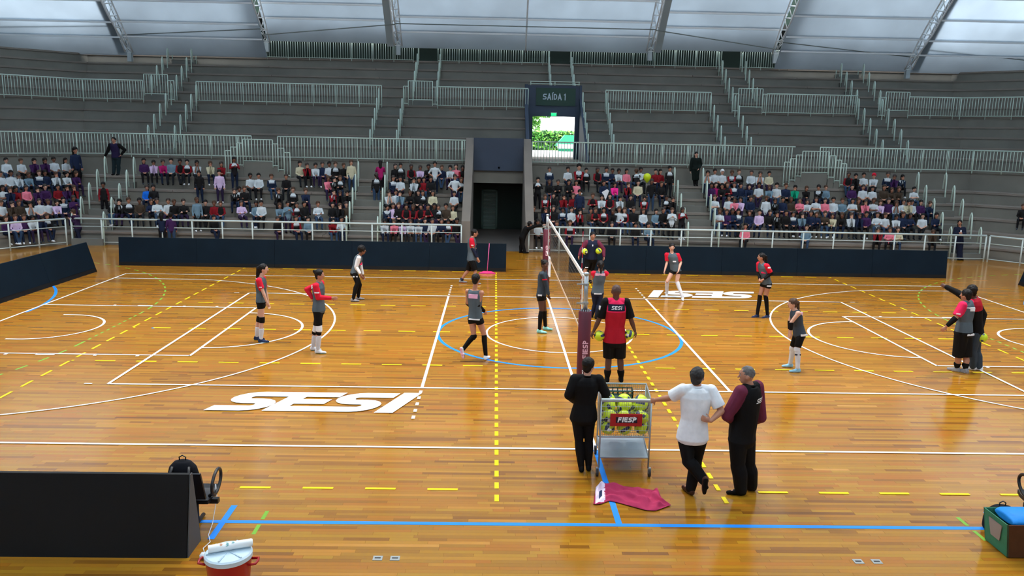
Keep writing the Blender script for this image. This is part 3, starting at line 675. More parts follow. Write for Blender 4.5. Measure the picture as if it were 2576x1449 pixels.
# ------------------------------------------------------------------ people: bodies grown as one surface from joints
def ellip_ring(c, rt, fw, rx, ry, n=20): return [c+rt*(rx*math.cos(2*math.pi*k/n))+fw*(ry*math.sin(2*math.pi*k/n)) for k in range(n)]
class Body:
    """collects solid pieces; melt() joins them into one continuous surface"""
    def __init__(s): s.g = G(); s.P = []
    def cone(s, a, b, ra, rb, lab=0, flat=False, n=14):
        a = Vector(a); b = Vector(b); s.g.tube([a, b], ra, n, r2=rb)
        if not flat: s.g.sphere(a, ra, n, 8); s.g.sphere(b, rb, n, 8)
        s.P.append((a, b, ra, rb, lab)); return s
    def ball(s, c, r, sc=(1, 1, 1), lab=0, rt=None, fw=None):
        c = Vector(c); h = G(); h.sphere((0, 0, 0), r, 16, 10, sc)
        if rt is not None:
            up = rt.cross(fw); V = [c+rt*v.x+fw*v.y+up*v.z for v in h.V]
        else: V = [c+v for v in h.V]
        s.g.add(V, h.F); m = (sc[0]*sc[1]*sc[2])**(1/3)*r; s.P.append((c, c+Vector((0, 0, 1e-4)), m, m, lab)); return s
    def loft(s, rings, lab=0, n=20):
        """rings: (centre, rt, fw, rx, ry)"""
        V = []; F = []
        for c, rt, fw, rx, ry in rings: V += ellip_ring(Vector(c), rt, fw, rx, ry, n)
        for i in range(len(rings)-1):
            for k in range(n): F.append((i*n+k, i*n+(k+1) % n, (i+1)*n+(k+1) % n, (i+1)*n+k))
        F += [tuple(range(n))[::-1], tuple((len(rings)-1)*n+k for k in range(n))]
        s.g.add(V, F); labs = lab if isinstance(lab, (list, tuple)) else [lab]*(len(rings)-1)
        for i in range(len(rings)-1):
            s.P.append((Vector(rings[i][0]), Vector(rings[i+1][0]), (rings[i][3]+rings[i][4])/2, (rings[i+1][3]+rings[i+1][4])/2, labs[i])); return_ = 1
        return s
    def melt(s, name, voxel, mats, parent=None, o0=None, smooth=5, fn=None):
        me = new_mesh('tmp', s.g.V, s.g.F, mats[0]); o = bpy.data.objects.new('tmp', me); COL.objects.link(o)
        m = o.modifiers.new('r', 'REMESH'); m.mode = 'VOXEL'; m.voxel_size = voxel
        if smooth: q = o.modifiers.new('s', 'SMOOTH'); q.factor = .5; q.iterations = smooth
        dg = bpy.context.evaluated_depsgraph_get()
        m2 = bpy.data.meshes.new_from_object(o.evaluated_get(dg)); bpy.data.objects.remove(o); bpy.data.meshes.remove(me)
        n = len(m2.polygons); c = np.empty(n*3, dtype=np.float32); m2.polygons.foreach_get('center', c); c = c.reshape(-1, 3)
        best = np.full(n, 1e9); lab = np.zeros(n, dtype=np.int32)
        for a, b, ra, rb, lb in s.P:
            a_ = np.array(a); d = np.array(b)-a_; t = np.clip(((c-a_)@d)/max(d@d, 1e-12), 0, 1)
            e = np.linalg.norm(c-a_-t[:, None]*d, axis=1)-(ra+(rb-ra)*t); k = e < best; best[k] = e[k]; lab[k] = lb
        if fn: lab = fn(c, lab)
        if name == 'hair':
            from mathutils import noise as _nz
            for v in m2.vertices: v.co += v.normal*(_nz.noise(v.co*38)*.006+_nz.noise(v.co*14)*.005)
        m2.materials.clear()
        for mm in mats: m2.materials.append(mm)
        m2.polygons.foreach_set('material_index', lab.astype(np.int32)); m2.polygons.foreach_set('use_smooth', [True]*n)
        o0 = Vector(o0) if o0 is not None else org(parent)
        m2.transform(Matrix.Translation(-o0)); m2.name = name; m2.update()
        o = bpy.data.objects.new(name, m2); link(o, parent)
        if parent is None: o.location = o0
        ORG[o.name] = o0; return o
UPZ = Vector((0, 0, 1))
def lerp(a, b, t): return a+(b-a)*t
def yawv(d): return Vector((math.cos(R_(d)), math.sin(R_(d)), 0))
def add_hand(B, wr, d, pn, s, lab, curl=.5, side=1, fr=.0092):
    """palm, four bent fingers of unequal length and a thumb; d forearm direction, pn palm normal"""
    d = d.normalized(); pn = (pn-d*pn.dot(d)).normalized(); sd = d.cross(pn)*side
    B.ball(wr+d*.045*s, .045*s, (.84, 1.0, .42), lab, sd, d)
    for i, (o, L) in enumerate(((-.031, .062), (-.0105, .074), (.0105, .07), (.031, .054))):
        b = wr+d*.078*s+sd*o*s; m = b+(d*math.cos(curl*.7)+pn*math.sin(curl*.7))*L*.52*s; e = m+(d*math.cos(curl*1.9)+pn*math.sin(curl*1.9))*L*.5*s
        B.cone(wr+d*.03*s+sd*o*.6*s, b, fr*s, fr*s, lab, n=8); B.cone(b, m, fr*s, fr*.92*s, lab, n=8); B.cone(m, e, fr*.92*s, fr*.8*s, lab, n=8)
    b = wr+d*.025*s-sd*.028*s; m = b+(d*.6-sd*.75+pn*.25).normalized()*.038*s; e = m+(d*.9-sd*.2+pn*.4).normalized()*.034*s
    B.cone(b, m, fr*1.15*s, fr*1.05*s, lab, n=8); B.cone(m, e, fr*1.05*s, fr*.9*s, lab, n=8)
SKIN = {'light': mat('skin_light', (214, 164, 140), .5), 'tan': mat('skin_tan', (186, 130, 104), .5), 'brown': mat('skin_brown', (132, 86, 66), .5), 'dark': mat('skin_dark', (92, 58, 46), .5)}
HAIR = {'black': mat('hair_black', (22, 18, 18), .55, noise=(26, .5), bump=.9, spec=.25), 'brown': mat('hair_brown', (78, 56, 42), .55, noise=(26, .35), bump=.9, spec=.25), 'grey': mat('hair_grey', (104, 100, 98), .7, noise=(30, .25), bump=.6, spec=.2), 'dgrey': mat('hair_dark_grey', (58, 56, 56), .65, noise=(22, .45), bump=.8, spec=.2), 'buzz': mat('hair_cropped', (84, 62, 56), .7)}
DKF = mat('face_dark', (30, 22, 22), .4); LIP = mat('lips', (150, 78, 74), .5); EYEW = mat('eye_white', (225, 222, 218), .3)
def face(g, hd, F, s):
    rt = Vector((F.y, -F.x, 0)); up = UPZ
    def patch(c, rx, rz, mi, th=.006):
        g.cur = mi; h = G(); h.sphere((0, 0, 0), 1, 8, 6, (rx*s, th*s, rz*s)); g.add([c+rt*v.x+F*v.y+up*v.z for v in h.V], h.F)
    for k in (-1, 1):
        patch(hd+rt*.031*k*s+F*.083*s+up*.006*s, .015, .008, 1); patch(hd+rt*.031*k*s+F*.0885*s+up*.006*s, .007, .0075, 0)
        patch(hd+rt*.033*k*s+F*.088*s+up*.026*s, .02, .0045, 0)
    patch(hd+F*.086*s-up*.062*s, .023, .008, 2)
def figure(label, J, yaw, head_yaw=None, s=1.0, skin='tan', hair=('short', 'black'), wear=(), bulk=1.0, voxel=.0095, group=None, name='person', face_on=True, hands=('r', 'l'), curl=.6, z0=0, hip=1.0, lean_f=0, cat='person', nofeet=False):
    """J: world joints hd, nk, pc, er, el, wr, wl, kr, kl, ar, al (+ optional toe directions tr, tl)"""
    F = yawv(yaw); Rt = Vector((F.y, -F.x, 0)); Fh = yawv(yaw if head_yaw is None else head_yaw); Rh = Vector((Fh.y, -Fh.x, 0)); k = s*bulk
    hd, nk, pc = J['hd'], J['nk'], J['pc']
    o0 = Vector(((J['ar'].x+J['al'].x)/2, (J['ar'].y+J['al'].y)/2, z0))
    sw = J.get('sw', .172)*s*(.6+.4*bulk); hw = .085*s*hip
    up = (nk-pc).normalized(); Ft = (F-up*F.dot(up)).normalized(); Fp = Ft
    sh = {'r': nk+Rt*sw-up*.05*s, 'l': nk-Rt*sw-up*.05*s}
    for q in 'rl':
        if 's'+q in J: sh[q] = J['s'+q]
    hp = {'r': pc+Rt*hw-UPZ*.02*s, 'l': pc-Rt*hw-UPZ*.02*s}
    el = {'r': J['er'], 'l': J['el']}; wr = {'r': J['wr'], 'l': J['wl']}; kn = {'r': J['kr'], 'l': J['kl']}; an = {'r': J['ar'], 'l': J['al']}
    toe = {'r': J.get('tr', F), 'l': J.get('tl', F)}
    bel = J.get('belly', 0)*s
    def torso(B, inf, z_lo=-.09, z_hi=1.0, labs=0, hem=0):
        L = (nk-pc).length; R = []
        prof_ = [(-.11, .135, .10), (-.03, .163*hip, .118), (.12, .150*hip, .108+bel*.5), (.36, .134, .098+bel), (.62, .156, .112+bel*.5), (.80, .168, .112), (.92, .135, .092), (.985, .075, .068)]
        for t, rx, ry in prof_:
            if t*L < z_lo*s-1e-6 or t > z_hi: continue
            e = hem if t < .2 else 0
            R.append((pc+up*(t*L)+Ft*(bel*.35 if .1 < t < .7 else 0), Rt, Ft, rx*k+inf+e, ry*k+inf+e))
        B.loft(R, labs); return R
    B = Body()
    B.ball(hd+UPZ*.012*s, .1*s, (.8, .95, 1.06), 0, Rh, Fh); B.ball(hd+Fh*.022*s-UPZ*.058*s, .06*s, (.9, 1.0, 1.02), 0, Rh, Fh)
    B.cone(hd+Fh*.088*s+UPZ*.004*s, hd+Fh*.106*s-UPZ*.026*s, .009*s, .0145*s, 0, n=8)
    for q in (-1, 1): B.ball(hd+Rh*.082*q*s-UPZ*.01*s, .028*s, (.35, .7, 1.1), 0, Rh, Fh)
    B.cone(nk-up*.02*s, hd-UPZ*.06*s-Fh*.012*s, .056*k, .05*k, 0)
    torso(B, 0)
    for q, sg in (('r', 1), ('l', -1)):
        B.ball(sh[q], .058*k, lab=0); B.cone(nk-up*.03*s, sh[q], .05*k, .05*k)
        B.cone(sh[q], el[q], .05*k, .038*k); fm = lerp(el[q], wr[q], .28); B.cone(el[q], fm, .038*k, .04*k); B.cone(fm, wr[q], .04*k, .026*s)
        d = (wr[q]-el[q]).normalized(); pn = J.get('p'+q) or (F*.35-Rt*sg)
        if q in hands: add_hand(B, wr[q], J.get('h'+q, d), pn, s, 0, curl, sg*1)
        B.cone(hp[q], kn[q], .088*k*hip, .053*k); cm = lerp(kn[q], an[q], .3)-toe[q]*.012*s
        B.cone(kn[q], cm, .052*k, .054*k); B.cone(cm, an[q], .054*k, .036*s)
        if not nofeet: B.cone(an[q]-UPZ*.03*s-toe[q]*.03*s, an[q]-UPZ*.045*s+toe[q]*.12*s, .034*s, .026*s)
    body = B.melt(name, voxel, [SKIN[skin], EYEW, LIP, DKF], None, o0, 4)
    props(body, label, cat, group)
    if face_on:
        g = G(); face(g, hd, Fh, s)
        o = g.build('face', [DKF, EYEW, LIP], body, True)
    # hair
    st, hc = hair; hm = HAIR[hc]
    if st:
        H = Body(); c = hd-Fh*.014*s+UPZ*.036*s
        if st in ('buzz',): H.ball(hd-Fh*.01*s+UPZ*.03*s, .1*s, (.83, .94, .98), 0, Rh, Fh)
        elif st == 'bald_crown': H.ball(hd-Fh*.02*s+UPZ*.012*s, .1*s, (.82, .92, .9), 0, Rh, Fh)
        elif st == 'afro': H.ball(hd-Fh*.02*s+UPZ*.05*s, .12*s, (.95, 1.0, 1.0), 0, Rh, Fh)
        else: H.ball(c, .1*s, (.94, 1.0, 1.0), 0, Rh, Fh); H.ball(hd-Fh*.05*s-UPZ*.02*s, .075*s, (.95, .7, 1.1), 0, Rh, Fh)
        if st == 'pony': H.ball(hd-Fh*.115*s+UPZ*.03*s, .038*s); H.cone(hd-Fh*.12*s+UPZ*.02*s, hd-Fh*.15*s-UPZ*.2*s, .038*s, .02*s)
        if st == 'ponylong': H.ball(hd-Fh*.115*s+UPZ*.03*s, .045*s); H.cone(hd-Fh*.12*s+UPZ*.02*s, hd-Fh*.165*s-UPZ*.3*s, .05*s, .03*s)
        if st == 'bun': H.ball(hd-Fh*.105*s+UPZ*.075*s, .048*s)
        if st == 'long': H.cone(hd-Fh*.06*s, hd-Fh*.075*s-UPZ*.22*s, .085*s, .07*s)
        H.melt('hair', max(voxel, .009), [hm], body, smooth=3)
    # garments
    for w in wear:
        kind = w[0]
        if kind == 'top':   # ('top', body mat, sleeve mat, sleeve length 0..2, opts)
            _, m0, m1, sl, op = w; B = Body(); inf = op.get('inf', .016)*s; hem = op.get('hem', -.10)
            torso(B, inf, z_lo=hem, z_hi=.99, labs=0, hem=op.get('flare', .0))
            for q in 'rl':
                if sl == 0: B.cone(nk-up*.035*s, lerp(nk, sh[q], .72)-up*.01*s, .045*k+inf*.5, .045*k+inf*.6, 0); continue
                B.ball(sh[q], .058*k+inf*.8, lab=1 if op.get('cap', 1) and sl > 0 else 0); B.cone(nk-up*.035*s, sh[q], .05*k+inf*.7, .052*k+inf*.7, 0 if not op.get('raglan') else 1)
                if sl > 0:
                    e = lerp(sh[q], el[q], min(sl, 1)); B.cone(sh[q], e, .052*k+inf*1.1, .045*k+inf*(1.5 if sl < 1 else 1), 1, flat=sl < 1)
                    if sl > 1: e2 = lerp(el[q], wr[q], sl-1); B.cone(el[q], e2, .042*k+inf, .032*s+inf*.9, 1, flat=False)
            fn = None
            if op.get('yoke') is not None:
                t0 = op['yoke']; pcn = np.array(pc); un = np.array(up); L = (nk-pc).length
                def fn(c, lab, t0=t0, pcn=pcn, un=un, L=L, st=op.get('stripe')):
                    t = ((c-pcn)@un)/L; lab = lab.copy(); lab[(lab == 0) & (t > t0)] = 2
                    if st is not None: lab[(lab != 1) & (t > t0-.06) & (t <= t0)] = 3
                    return lab
            mats = [m0, m1 or m0, op.get('ym', m0), op.get('sm', WHITE)]
            o = B.melt(op.get('name', 'shirt'), voxel, mats, body, smooth=3, fn=fn)
            if op.get('collar'): g = G(); g.tube([nk+Rh*(.062*s*math.cos(a))+Fh*(.062*s*math.sin(a))+UPZ*.004 for a in [2*math.pi*i/16 for i in range(16)]], .016*s, 6, closed=True); g.build('collar', op['collar'], body, True)
            if op.get('word'):
                from_, wd_, hgt, dx, dz, shr, m_, bgm = op['word']; bv = BVHTree.FromPolygons([v.co.copy() for v in o.data.vertices], [tuple(p.vertices) for p in o.data.polygons])
                base = pc+up*((nk-pc).length*dz)+Rt*dx; dirv = Ft*from_   # from_ -1: back
                rgt = Rt*(1 if from_ < 0 else -1); oo = org(o); Q, tw = text_quads(wd_, .1, shr, 2); kx = hgt/1.0
                def projp(x, y, off):
                    p = base+rgt*(x-tw*kx/2)+up*y+dirv*.5; h = bv.ray_cast(p-oo, -dirv)[0]
                    return (h+oo if h is not None else p-dirv*.36)+dirv*off
                if bgm:
                    g = G(); nx = 12; x0, x1, y0, y1 = -.06, tw*kx+.06, -.03, hgt+.03
                    for i in range(nx):
                        xa, xb = x0+(x1-x0)*i/nx, x0+(x1-x0)*(i+1)/nx
                        for j in range(3): ya, yb = y0+(y1-y0)*j/3, y0+(y1-y0)*(j+1)/3; g.add([projp(xa, ya, .005), projp(xb, ya, .005), projp(xb, yb, .005), projp(xa, yb, .005)], [(0, 1, 2, 3)])
                    g.build('print_patch', bgm, body)
                g = G()
                for i, qd in enumerate(Q): g.add([projp(x*kx, y*hgt, .009+.0004*(i % 5)) for x, y in qd], [(0, 1, 2, 3)])
                g.build('lettering', m_, body)
        elif kind == 'bottom':   # ('bottom', mat, length 0..2, inf, waist)
            _, m0, ln, inf = w[:4]; B = Body(); inf *= s
            L = (nk-pc).length; B.loft([(pc-up*.1*s, Rt, Ft, .135*k+inf, .1*k+inf), (pc-up*.02*s, Rt, Ft, .165*k*hip+inf, .12*k+inf), (pc+up*.12*L, Rt, Ft, .152*k*hip+inf*.6, (.108*k+bel*.3)+inf*.6), (pc+up*.2*L, Rt, Ft, .145*k*hip+inf*.3, (.104*k+bel*.5)+inf*.3)])
            for q in 'rl':
                e = lerp(hp[q], kn[q], min(ln, 1)); r1 = lerp(.088*k*hip, .053*k, min(ln, 1)); B.cone(hp[q], e, .088*k*hip+inf, r1+inf*(1.5 if ln <= 1 else 1.1), flat=ln <= 1)
                if ln > 1: e2 = lerp(kn[q], an[q]-UPZ*.02*s, ln-1); e1 = lerp(kn[q], an[q], .3)-toe[q]*.012*s*(ln > 1.5); B.cone(kn[q], e1, .058*k+inf*1.1, .061*k+inf*1.1); B.cone(e1, e2, .061*k+inf*1.1, (.044*s+inf*1.3) if inf > .0125 else .04*s+inf); 
            B.melt(w[4] if len(w) > 4 else 'shorts', voxel, [m0], body, smooth=3)
        elif kind in ('sock', 'pad', 'sleeve'):   # (kind, mat, t0, t1, inf, sides)
            _, m0, t0, t1, inf, sides = w
            for q in sides:
                if kind == 'sleeve': a, b, r0, r1 = lerp(el[q], wr[q], t0), lerp(el[q], wr[q], t1), .041*k, .03*s
                elif kind == 'sock': a, b, r0, r1 = lerp(kn[q], an[q], t0), lerp(kn[q], an[q], t1), .054*k, .038*s
                else: a, b = lerp(hp[q], kn[q], 1-t0), lerp(kn[q], an[q], t1); r0, r1 = .058*k, .054*k
                B = Body()
                if kind == 'pad': B.cone(a, kn[q], r0+inf, r0*.97+inf, flat=True); B.cone(kn[q], b, r0*.97+inf, r1+inf, flat=True); B.ball(kn[q], r0*.97+inf)
                else:
                    mid = lerp(a, b, .3)-(toe[q]*.012*s if kind == 'sock' and t0 < .2 else Vector()); B.cone(a, mid, r0+inf, r0+inf+.001, flat=True); B.cone(mid, b, r0+inf, r1+inf, flat=True)
                    B.ball(mid, r0+inf*.9)
                B.melt({'sleeve': 'arm_sleeve', 'sock': 'sock', 'pad': 'knee_pad'}[kind], voxel, [m0], body, smooth=2)
        elif kind == 'shoe':   # ('shoe', upper, sole)
            for q in 'rl':
                B = Body(); t = toe[q]; rt = t.cross(UPZ).normalized() if abs(t.z) < .8 else Rt; a = an[q]; dn = rt.cross(t).normalized()
                if dn.z > 0: dn = -dn
                c0 = a+dn*.045*s-t*.035*s; c1 = a+dn*.05*s+t*.08*s; c2 = a+dn*.058*s+t*.165*s
                B.cone(a+dn*.0*s-t*.01*s, c0, .042*s, .04*s); B.cone(c0, c1, .038*s, .038*s); B.cone(c1, c2, .038*s, .026*s); B.ball(c1+rt*.008*s, .044*s, (1, 1, .75)); B.cone(a-t*.0+dn*.01*s, c1+dn*.005, .036*s, .036*s)
                lim = .068*s; an_ = np.array(a); dn_ = np.array(dn)
                def fn(c, lab, an_=an_, dn_=dn_, lim=lim): return np.where(((c-an_)@dn_) > lim, 1, 0)
                B.melt('shoe', min(voxel, .009), [w[1], w[2]], body, smooth=2, fn=fn)
        elif kind == 'cap':
            B = Body(); B.ball(hd+UPZ*.045*s-Fh*.005*s, .1*s, (.86, .98, .86), 0, Rh, Fh); B.loft([(hd+UPZ*.055*s+Fh*.07*s, Rh, Fh, .07*s, .09*s), (hd+UPZ*.066*s+Fh*.07*s, Rh, Fh, .07*s, .09*s)])
            B.melt('cap', voxel, [w[1]], body, smooth=2)
        elif kind == 'glasses':
            g = G()
            for q in (-1, 1): g.tube([hd+Rh*(.031*q+.022*math.cos(a))*s+Fh*.1*s+UPZ*(.008+.016*math.sin(a))*s for a in [2*math.pi*i/12 for i in range(12)]], .003, 5, closed=True)
            g.tube([hd-Rh*.08*s+UPZ*.01*s, hd-Rh*.052*s+Fh*.1*s+UPZ*.01*s], .003, 5); g.tube([hd+Rh*.08*s+UPZ*.01*s, hd+Rh*.052*s+Fh*.1*s+UPZ*.01*s], .003, 5)
            g.build('glasses', DKF, body)
        elif kind == 'mark':   # small printed patch: ('mark', mat, joint a, joint b, t, dir vec, size)
            _, m0, qa, qb, t, dv, sz = w; P = dict(J); P.update({'s'+q: sh[q] for q in 'rl'}); P.update({'hr': hp['r'], 'hl': hp['l'], 'nk': nk, 'pc': pc}); c = lerp(P[qa], P[qb], t)
            dv = Vector(dv).normalized(); best = None
            for ob in [body]+[c_ for c_ in bpy.data.objects if c_.parent == body and c_.name.split('.')[0] in ('shirt', 'jacket', 'shorts', 'trousers')]:
                bv = BVHTree.FromPolygons([v.co.copy() for v in ob.data.vertices], [tuple(p.vertices) for p in ob.data.polygons]); h = bv.ray_cast(c+dv*.6-org(ob), -dv)[0]
                if h is not None and (best is None or (h+org(ob)).dot(dv) > best.dot(dv)): best = h+org(ob)
            if best is None: continue
            r_ = dv.cross(UPZ).normalized(); u_ = r_.cross(dv); g = G(); p = best+dv*.004
            g.add([p-r_*sz[0]-u_*sz[1], p+r_*sz[0]-u_*sz[1], p+r_*sz[0]+u_*sz[1], p-r_*sz[0]+u_*sz[1]]+[p-r_*sz[0]-u_*sz[1]-dv*.03, p+r_*sz[0]-u_*sz[1]-dv*.03, p+r_*sz[0]+u_*sz[1]-dv*.03, p-r_*sz[0]+u_*sz[1]-dv*.03], [(0, 1, 2, 3), (0, 4, 5, 1), (1, 5, 6, 2), (2, 6, 7, 3), (3, 7, 4, 0)])
            g.build('print_mark', m0, body)
    return body
def px_fig(label, yaw, hd, nk, pc, er, el, wr, wl, kr, kl, fr, fl, s=1.0, z0=0, Y=None, an_h=.085, **kw):
    """joints given where they appear, (u, v[, dy]); fr/fl = ground contact under the ankle, or ('air', u, v, dy)"""
    F = yawv(yaw); Rt = Vector((F.y, -F.x, 0)); foot = {}
    gr = []
    for q, f in (('r', fr), ('l', fl)):
        if f[0] != 'air':
            p = atZ(f[0], f[1], z0) if Y is None else Vector((atY(f[0], f[1], Y).x, Y+(f[2] if len(f) > 2 else 0), z0)); foot[q] = p+Vector((0, 0, an_h*s)); gr.append(p.y)
    Y0 = sum(gr)/len(gr)
    for q, f in (('r', fr), ('l', fl)):
        if f[0] == 'air': foot[q] = atY(f[1], f[2], Y0+f[3])
    def P(t, d=0): return atY(t[0], t[1], Y0+(t[2] if len(t) > 2 else d))
    J = {'hd': P(hd), 'nk': P(nk), 'pc': P(pc), 'ar': foot['r'], 'al': foot['l']}
    sy = {'r': Rt.y*.16*s, 'l': -Rt.y*.16*s}; hy = {'r': Rt.y*.085*s, 'l': -Rt.y*.085*s}
    for q, e, w_, k_ in (('r', er, wr, kr), ('l', el, wl, kl)):
        J['e'+q] = P(e, sy[q]); J['w'+q] = P(w_, sy[q]); J['k'+q] = P(k_, (hy[q]+foot[q].y-Y0)/2)
    ex = kw.pop('J', {})
    for a, b in ex.items(): J[a] = P(b) if isinstance(b, tuple) and a in ('sr', 'sl') else b
    return figure(label, J, yaw, s=s, z0=z0, **kw)
def FAB(n, c, r=.8): return mat('fabric_'+n, c, r, noise=(9, .07), spec=.18, bump=.5)
GREY = FAB('grey', (84, 96, 104)); RED = FAB('red', (214, 30, 56)); BLK = FAB('black', (14, 14, 16)); WHT = FAB('white', (236, 238, 242)); NVY = FAB('navy', (28, 34, 56)); PNK = FAB('pink', (232, 40, 90)); MAR = FAB('maroon', (110, 44, 66)); LGR = FAB('light_grey', (150, 150, 154)); SKB = FAB('sky', (150, 200, 225)); WSK = FAB('sock_white', (214, 214, 218)); TEAL = FAB('teal_shoe', (160, 232, 224)); DGY = FAB('dark_grey', (58, 68, 78)); NVS = FAB('navy_shoe', (40, 52, 84)); CRM = FAB('crimson', (178, 26, 44)); LIM = mat('ball_lime', (206, 226, 36), .4); BNV = mat('ball_navy', (44, 56, 92), .4)
cv = lambda a: yawv(a)
px_fig('ponytailed player in red-sleeved grey jersey and black knee pads, facing the net near the key', 0, (663.5, 677), (656, 697), (658, 757), (661, 732), (668, 731), (671, 759), (675, 763), (659, 804), (652, 802), (657, 862), (646, 855.5),
       s=.99, skin='light', hair=('ponylong', 'black'), wear=[('top', GREY, RED, .75, {'hem': -.06, 'inf': .012, 'raglan': 1}), ('bottom', BLK, .35, .008), ('pad', BLK, .16, .16, .012, 'rl'), ('sock', WSK, .45, 1, .005, 'rl'), ('shoe', NVS, SKB), ('mark', WHT, 'sr', 'er', .6, (0, -1, 0), (.03, .012)), ('mark', WHT, 'nk', 'pc', .1, (-1, -.3, 0), (.05, .03))])
px_fig('player with a hair bun and long red sleeves, one hand on her hip', -8, (804, 692), (801, 710), (802, 778), (802, 748), (772, 728, .12), (833, 750, -.2), (786, 750, .1), (803, 829), (794, 830), (800, 889), (788, 881.5),
       s=1.02, skin='tan', hair=('bun', 'black'), wear=[('top', GREY, RED, 1.92, {'hem': -.1, 'inf': .014, 'raglan': 1, 'flare': .01}), ('bottom', BLK, .78, .012), ('pad', WHT, .25, .1, .014, 'rl'), ('sock', BLK, .1, .3, .012, 'rl'), ('sock', WSK, .3, 1, .006, 'rl'), ('shoe', WHT, TEAL), ('mark', WHT, 'sr', 'er', .55, (0, -1, 0), (.05, .014)), ('mark', WHT, 'nk', 'pc', .16, (-1, -1, 0), (.05, .04))])
px_fig('player in black leggings with white long sleeves by the far sideline, leaning forward', 8, (911, 630), (904, 642.5), (892, 686), (896, 671), (908, 672), (908, 692, -.2), (914, 694), (899, 713), (905, 716), (888, 759), (901, 754),
       s=.99, skin='brown', hair=('afro', 'black'), wear=[('top', GREY, WHT, 1.75, {'hem': -.09, 'inf': .012}), ('bottom', BLK, 1.95, .007, 'leggings'), ('shoe', LGR, NVS), ('mark', PNK, 'nk', 'pc', .45, (1, -.6, 0), (.05, .04)), ('mark', WHT, 'hr', 'kr', .25, (.2, -1, 0), (.07, .018))])
px_fig('man with glasses in grey shirt and black shorts walking past the far board', 0, (1194, 586.5), (1187, 598), (1186.5, 652), (1190, 628), (1197, 630), (1201, 650), (1202, 650), (1196, 682), (1177, 682), (1195, 716), (1160, 711.5),
       s=1.06, skin='tan', hair=('short', 'black'), wear=[('top', GREY, RED, .6, {'hem': -.16, 'inf': .022, 'flare': .01}), ('bottom', BLK, .92, .022), ('sleeve', NVY, -.2, .9, .008, 'rl'), ('shoe', LGR, RED), ('glasses',), ('sock', NVS, .85, 1, .006, 'rl'), ('mark', WHT, 'sr', 'er', .5, (0, -1, 0), (.04, .012))])
px_fig('running player seen from behind in sleeveless grey jersey and tall black socks', 62, (1197.5, 703), (1194, 729), (1196, 799), (1203, 768), (1176, 762), (1219, 784, .1), (1183, 770, .35), (1218, 842), (1192, 846), (1222, 905), ('air', 1164, 880, -.1),
       s=1.0, skin='tan', hair=('short', 'black'), face_on=True, wear=[('top', GREY, None, 0, {'hem': -.08, 'inf': .012}), ('bottom', BLK, .3, .01), ('sleeve', BLK, -.1, .95, .008, 'r'), ('sleeve', BLK, 0, .95, .008, 'l'), ('sock', BLK, 0.0, 1, .005, 'rl'), ('pad', BLK, .05, .16, .012, 'l'), ('shoe', WHT, FAB('shoe_pink', (238, 180, 200))), ('mark', FAB('rose', (240, 180, 210)), 'nk', 'pc', .2, (-.3, -1, 0), (.1, .045)), ('mark', WHT, 'pc', 'nk', -.02, (-.2, -1, 0), (.12, .014))],
       J={'tl': Vector((.25, -.1, -1)).normalized()})
px_fig('player in dark long-sleeved jersey and mint shoes standing by the net', -15, (1371, 666), (1367, 683), (1362, 741), (1374, 714), (1358, 712), (1380, 742), (1364, 738), (1362, 783), (1370, 782), (1357, 838), (1372, 830),
       head_yaw=-55, s=1.0, skin='dark', hair=('bun', 'black'), wear=[('top', DGY, DGY, 1.9, {'hem': -.07, 'inf': .012}), ('bottom', BLK, .32, .01), ('sock', BLK, -.02, 1, .005, 'rl'), ('shoe', TEAL, TEAL), ('mark', RED, 'sr', 'er', .5, (.3, -1, 0), (.06, .015)), ('mark', WHT, 'pc', 'nk', .02, (-.3, -1, 0), (.05, .02))])
P7 = px_fig('coach in purple-sleeved top holding two lime balls under his arms', -90, (1491.4, 593.5), (1490.5, 606), (1487.5, 651), (1463, 627), (1518, 627), (1457, 643, -.1), (1519, 646, -.1), (1473, 678), (1487, 682), (1464, 714), (1485, 711),
       s=1.08, skin='tan', hair=('short', 'black'), bulk=1.08, wear=[('top', NVY, MAR, 1.9, {'hem': -.12, 'inf': .02, 'name': 'jacket'}), ('bottom', BLK, .92, .02), ('shoe', BLK, LIM), ('mark', WHT, 'nk', 'pc', .22, (0, -1, 0), (.015, .03)), ('mark', WHT, 'hr', 'kr', .75, (0, -1, 0), (.05, .012))])
px_fig('player seen from behind through the net in grey jersey with red sleeves and black leggings', 88, (1511, 667), (1509.5, 683), (1503, 735), (1528, 692), (1494, 694), (1525, 684, .3), (1494, 700, .3), (1507, 768), (1497, 766), (1499, 803), (1489, 799),
       s=1.0, skin='tan', hair=('pony', 'black'), wear=[('top', GREY, RED, .8, {'hem': -.07, 'inf': .014, 'raglan': 1}), ('bottom', NVY, 1.95, .007, 'leggings'), ('shoe', BLK, WHT), ('mark', FAB('rose2', (244, 190, 215)), 'nk', 'pc', .12, (0, -1, 0), (.13, .03)), ('mark', WHT, 'pc', 'nk', -.04, (0, -1, 0), (.1, .014))])
P9 = px_fig('big bald man in red shirt with black sleeves, a ball in each hand', 90, (1550, 733), (1549.5, 753), (1546, 858), (1588, 806), (1506, 806), (1597, 832), (1493, 834), (1560, 901), (1531, 901), (1562, 961), (1527, 961),
       s=1.1, skin='dark', hair=('buzz', 'buzz'), bulk=1.13, hip=1.02, voxel=.009, wear=[('top', CRM, BLK, .85, {'hem': -.14, 'inf': .022, 'flare': .008, 'yoke': .72, 'ym': PNK, 'word': (-1, 'SESI', .075, 0, .79, .12, WHITE, NVY)}), ('bottom', BLK, .98, .028), ('sock', BLK, .6, 1, .006, 'rl'), ('shoe', BLK, DGY), ('mark', WHT, 'sl', 'el', .35, (-1, -.6, 0), (.02, .06))])
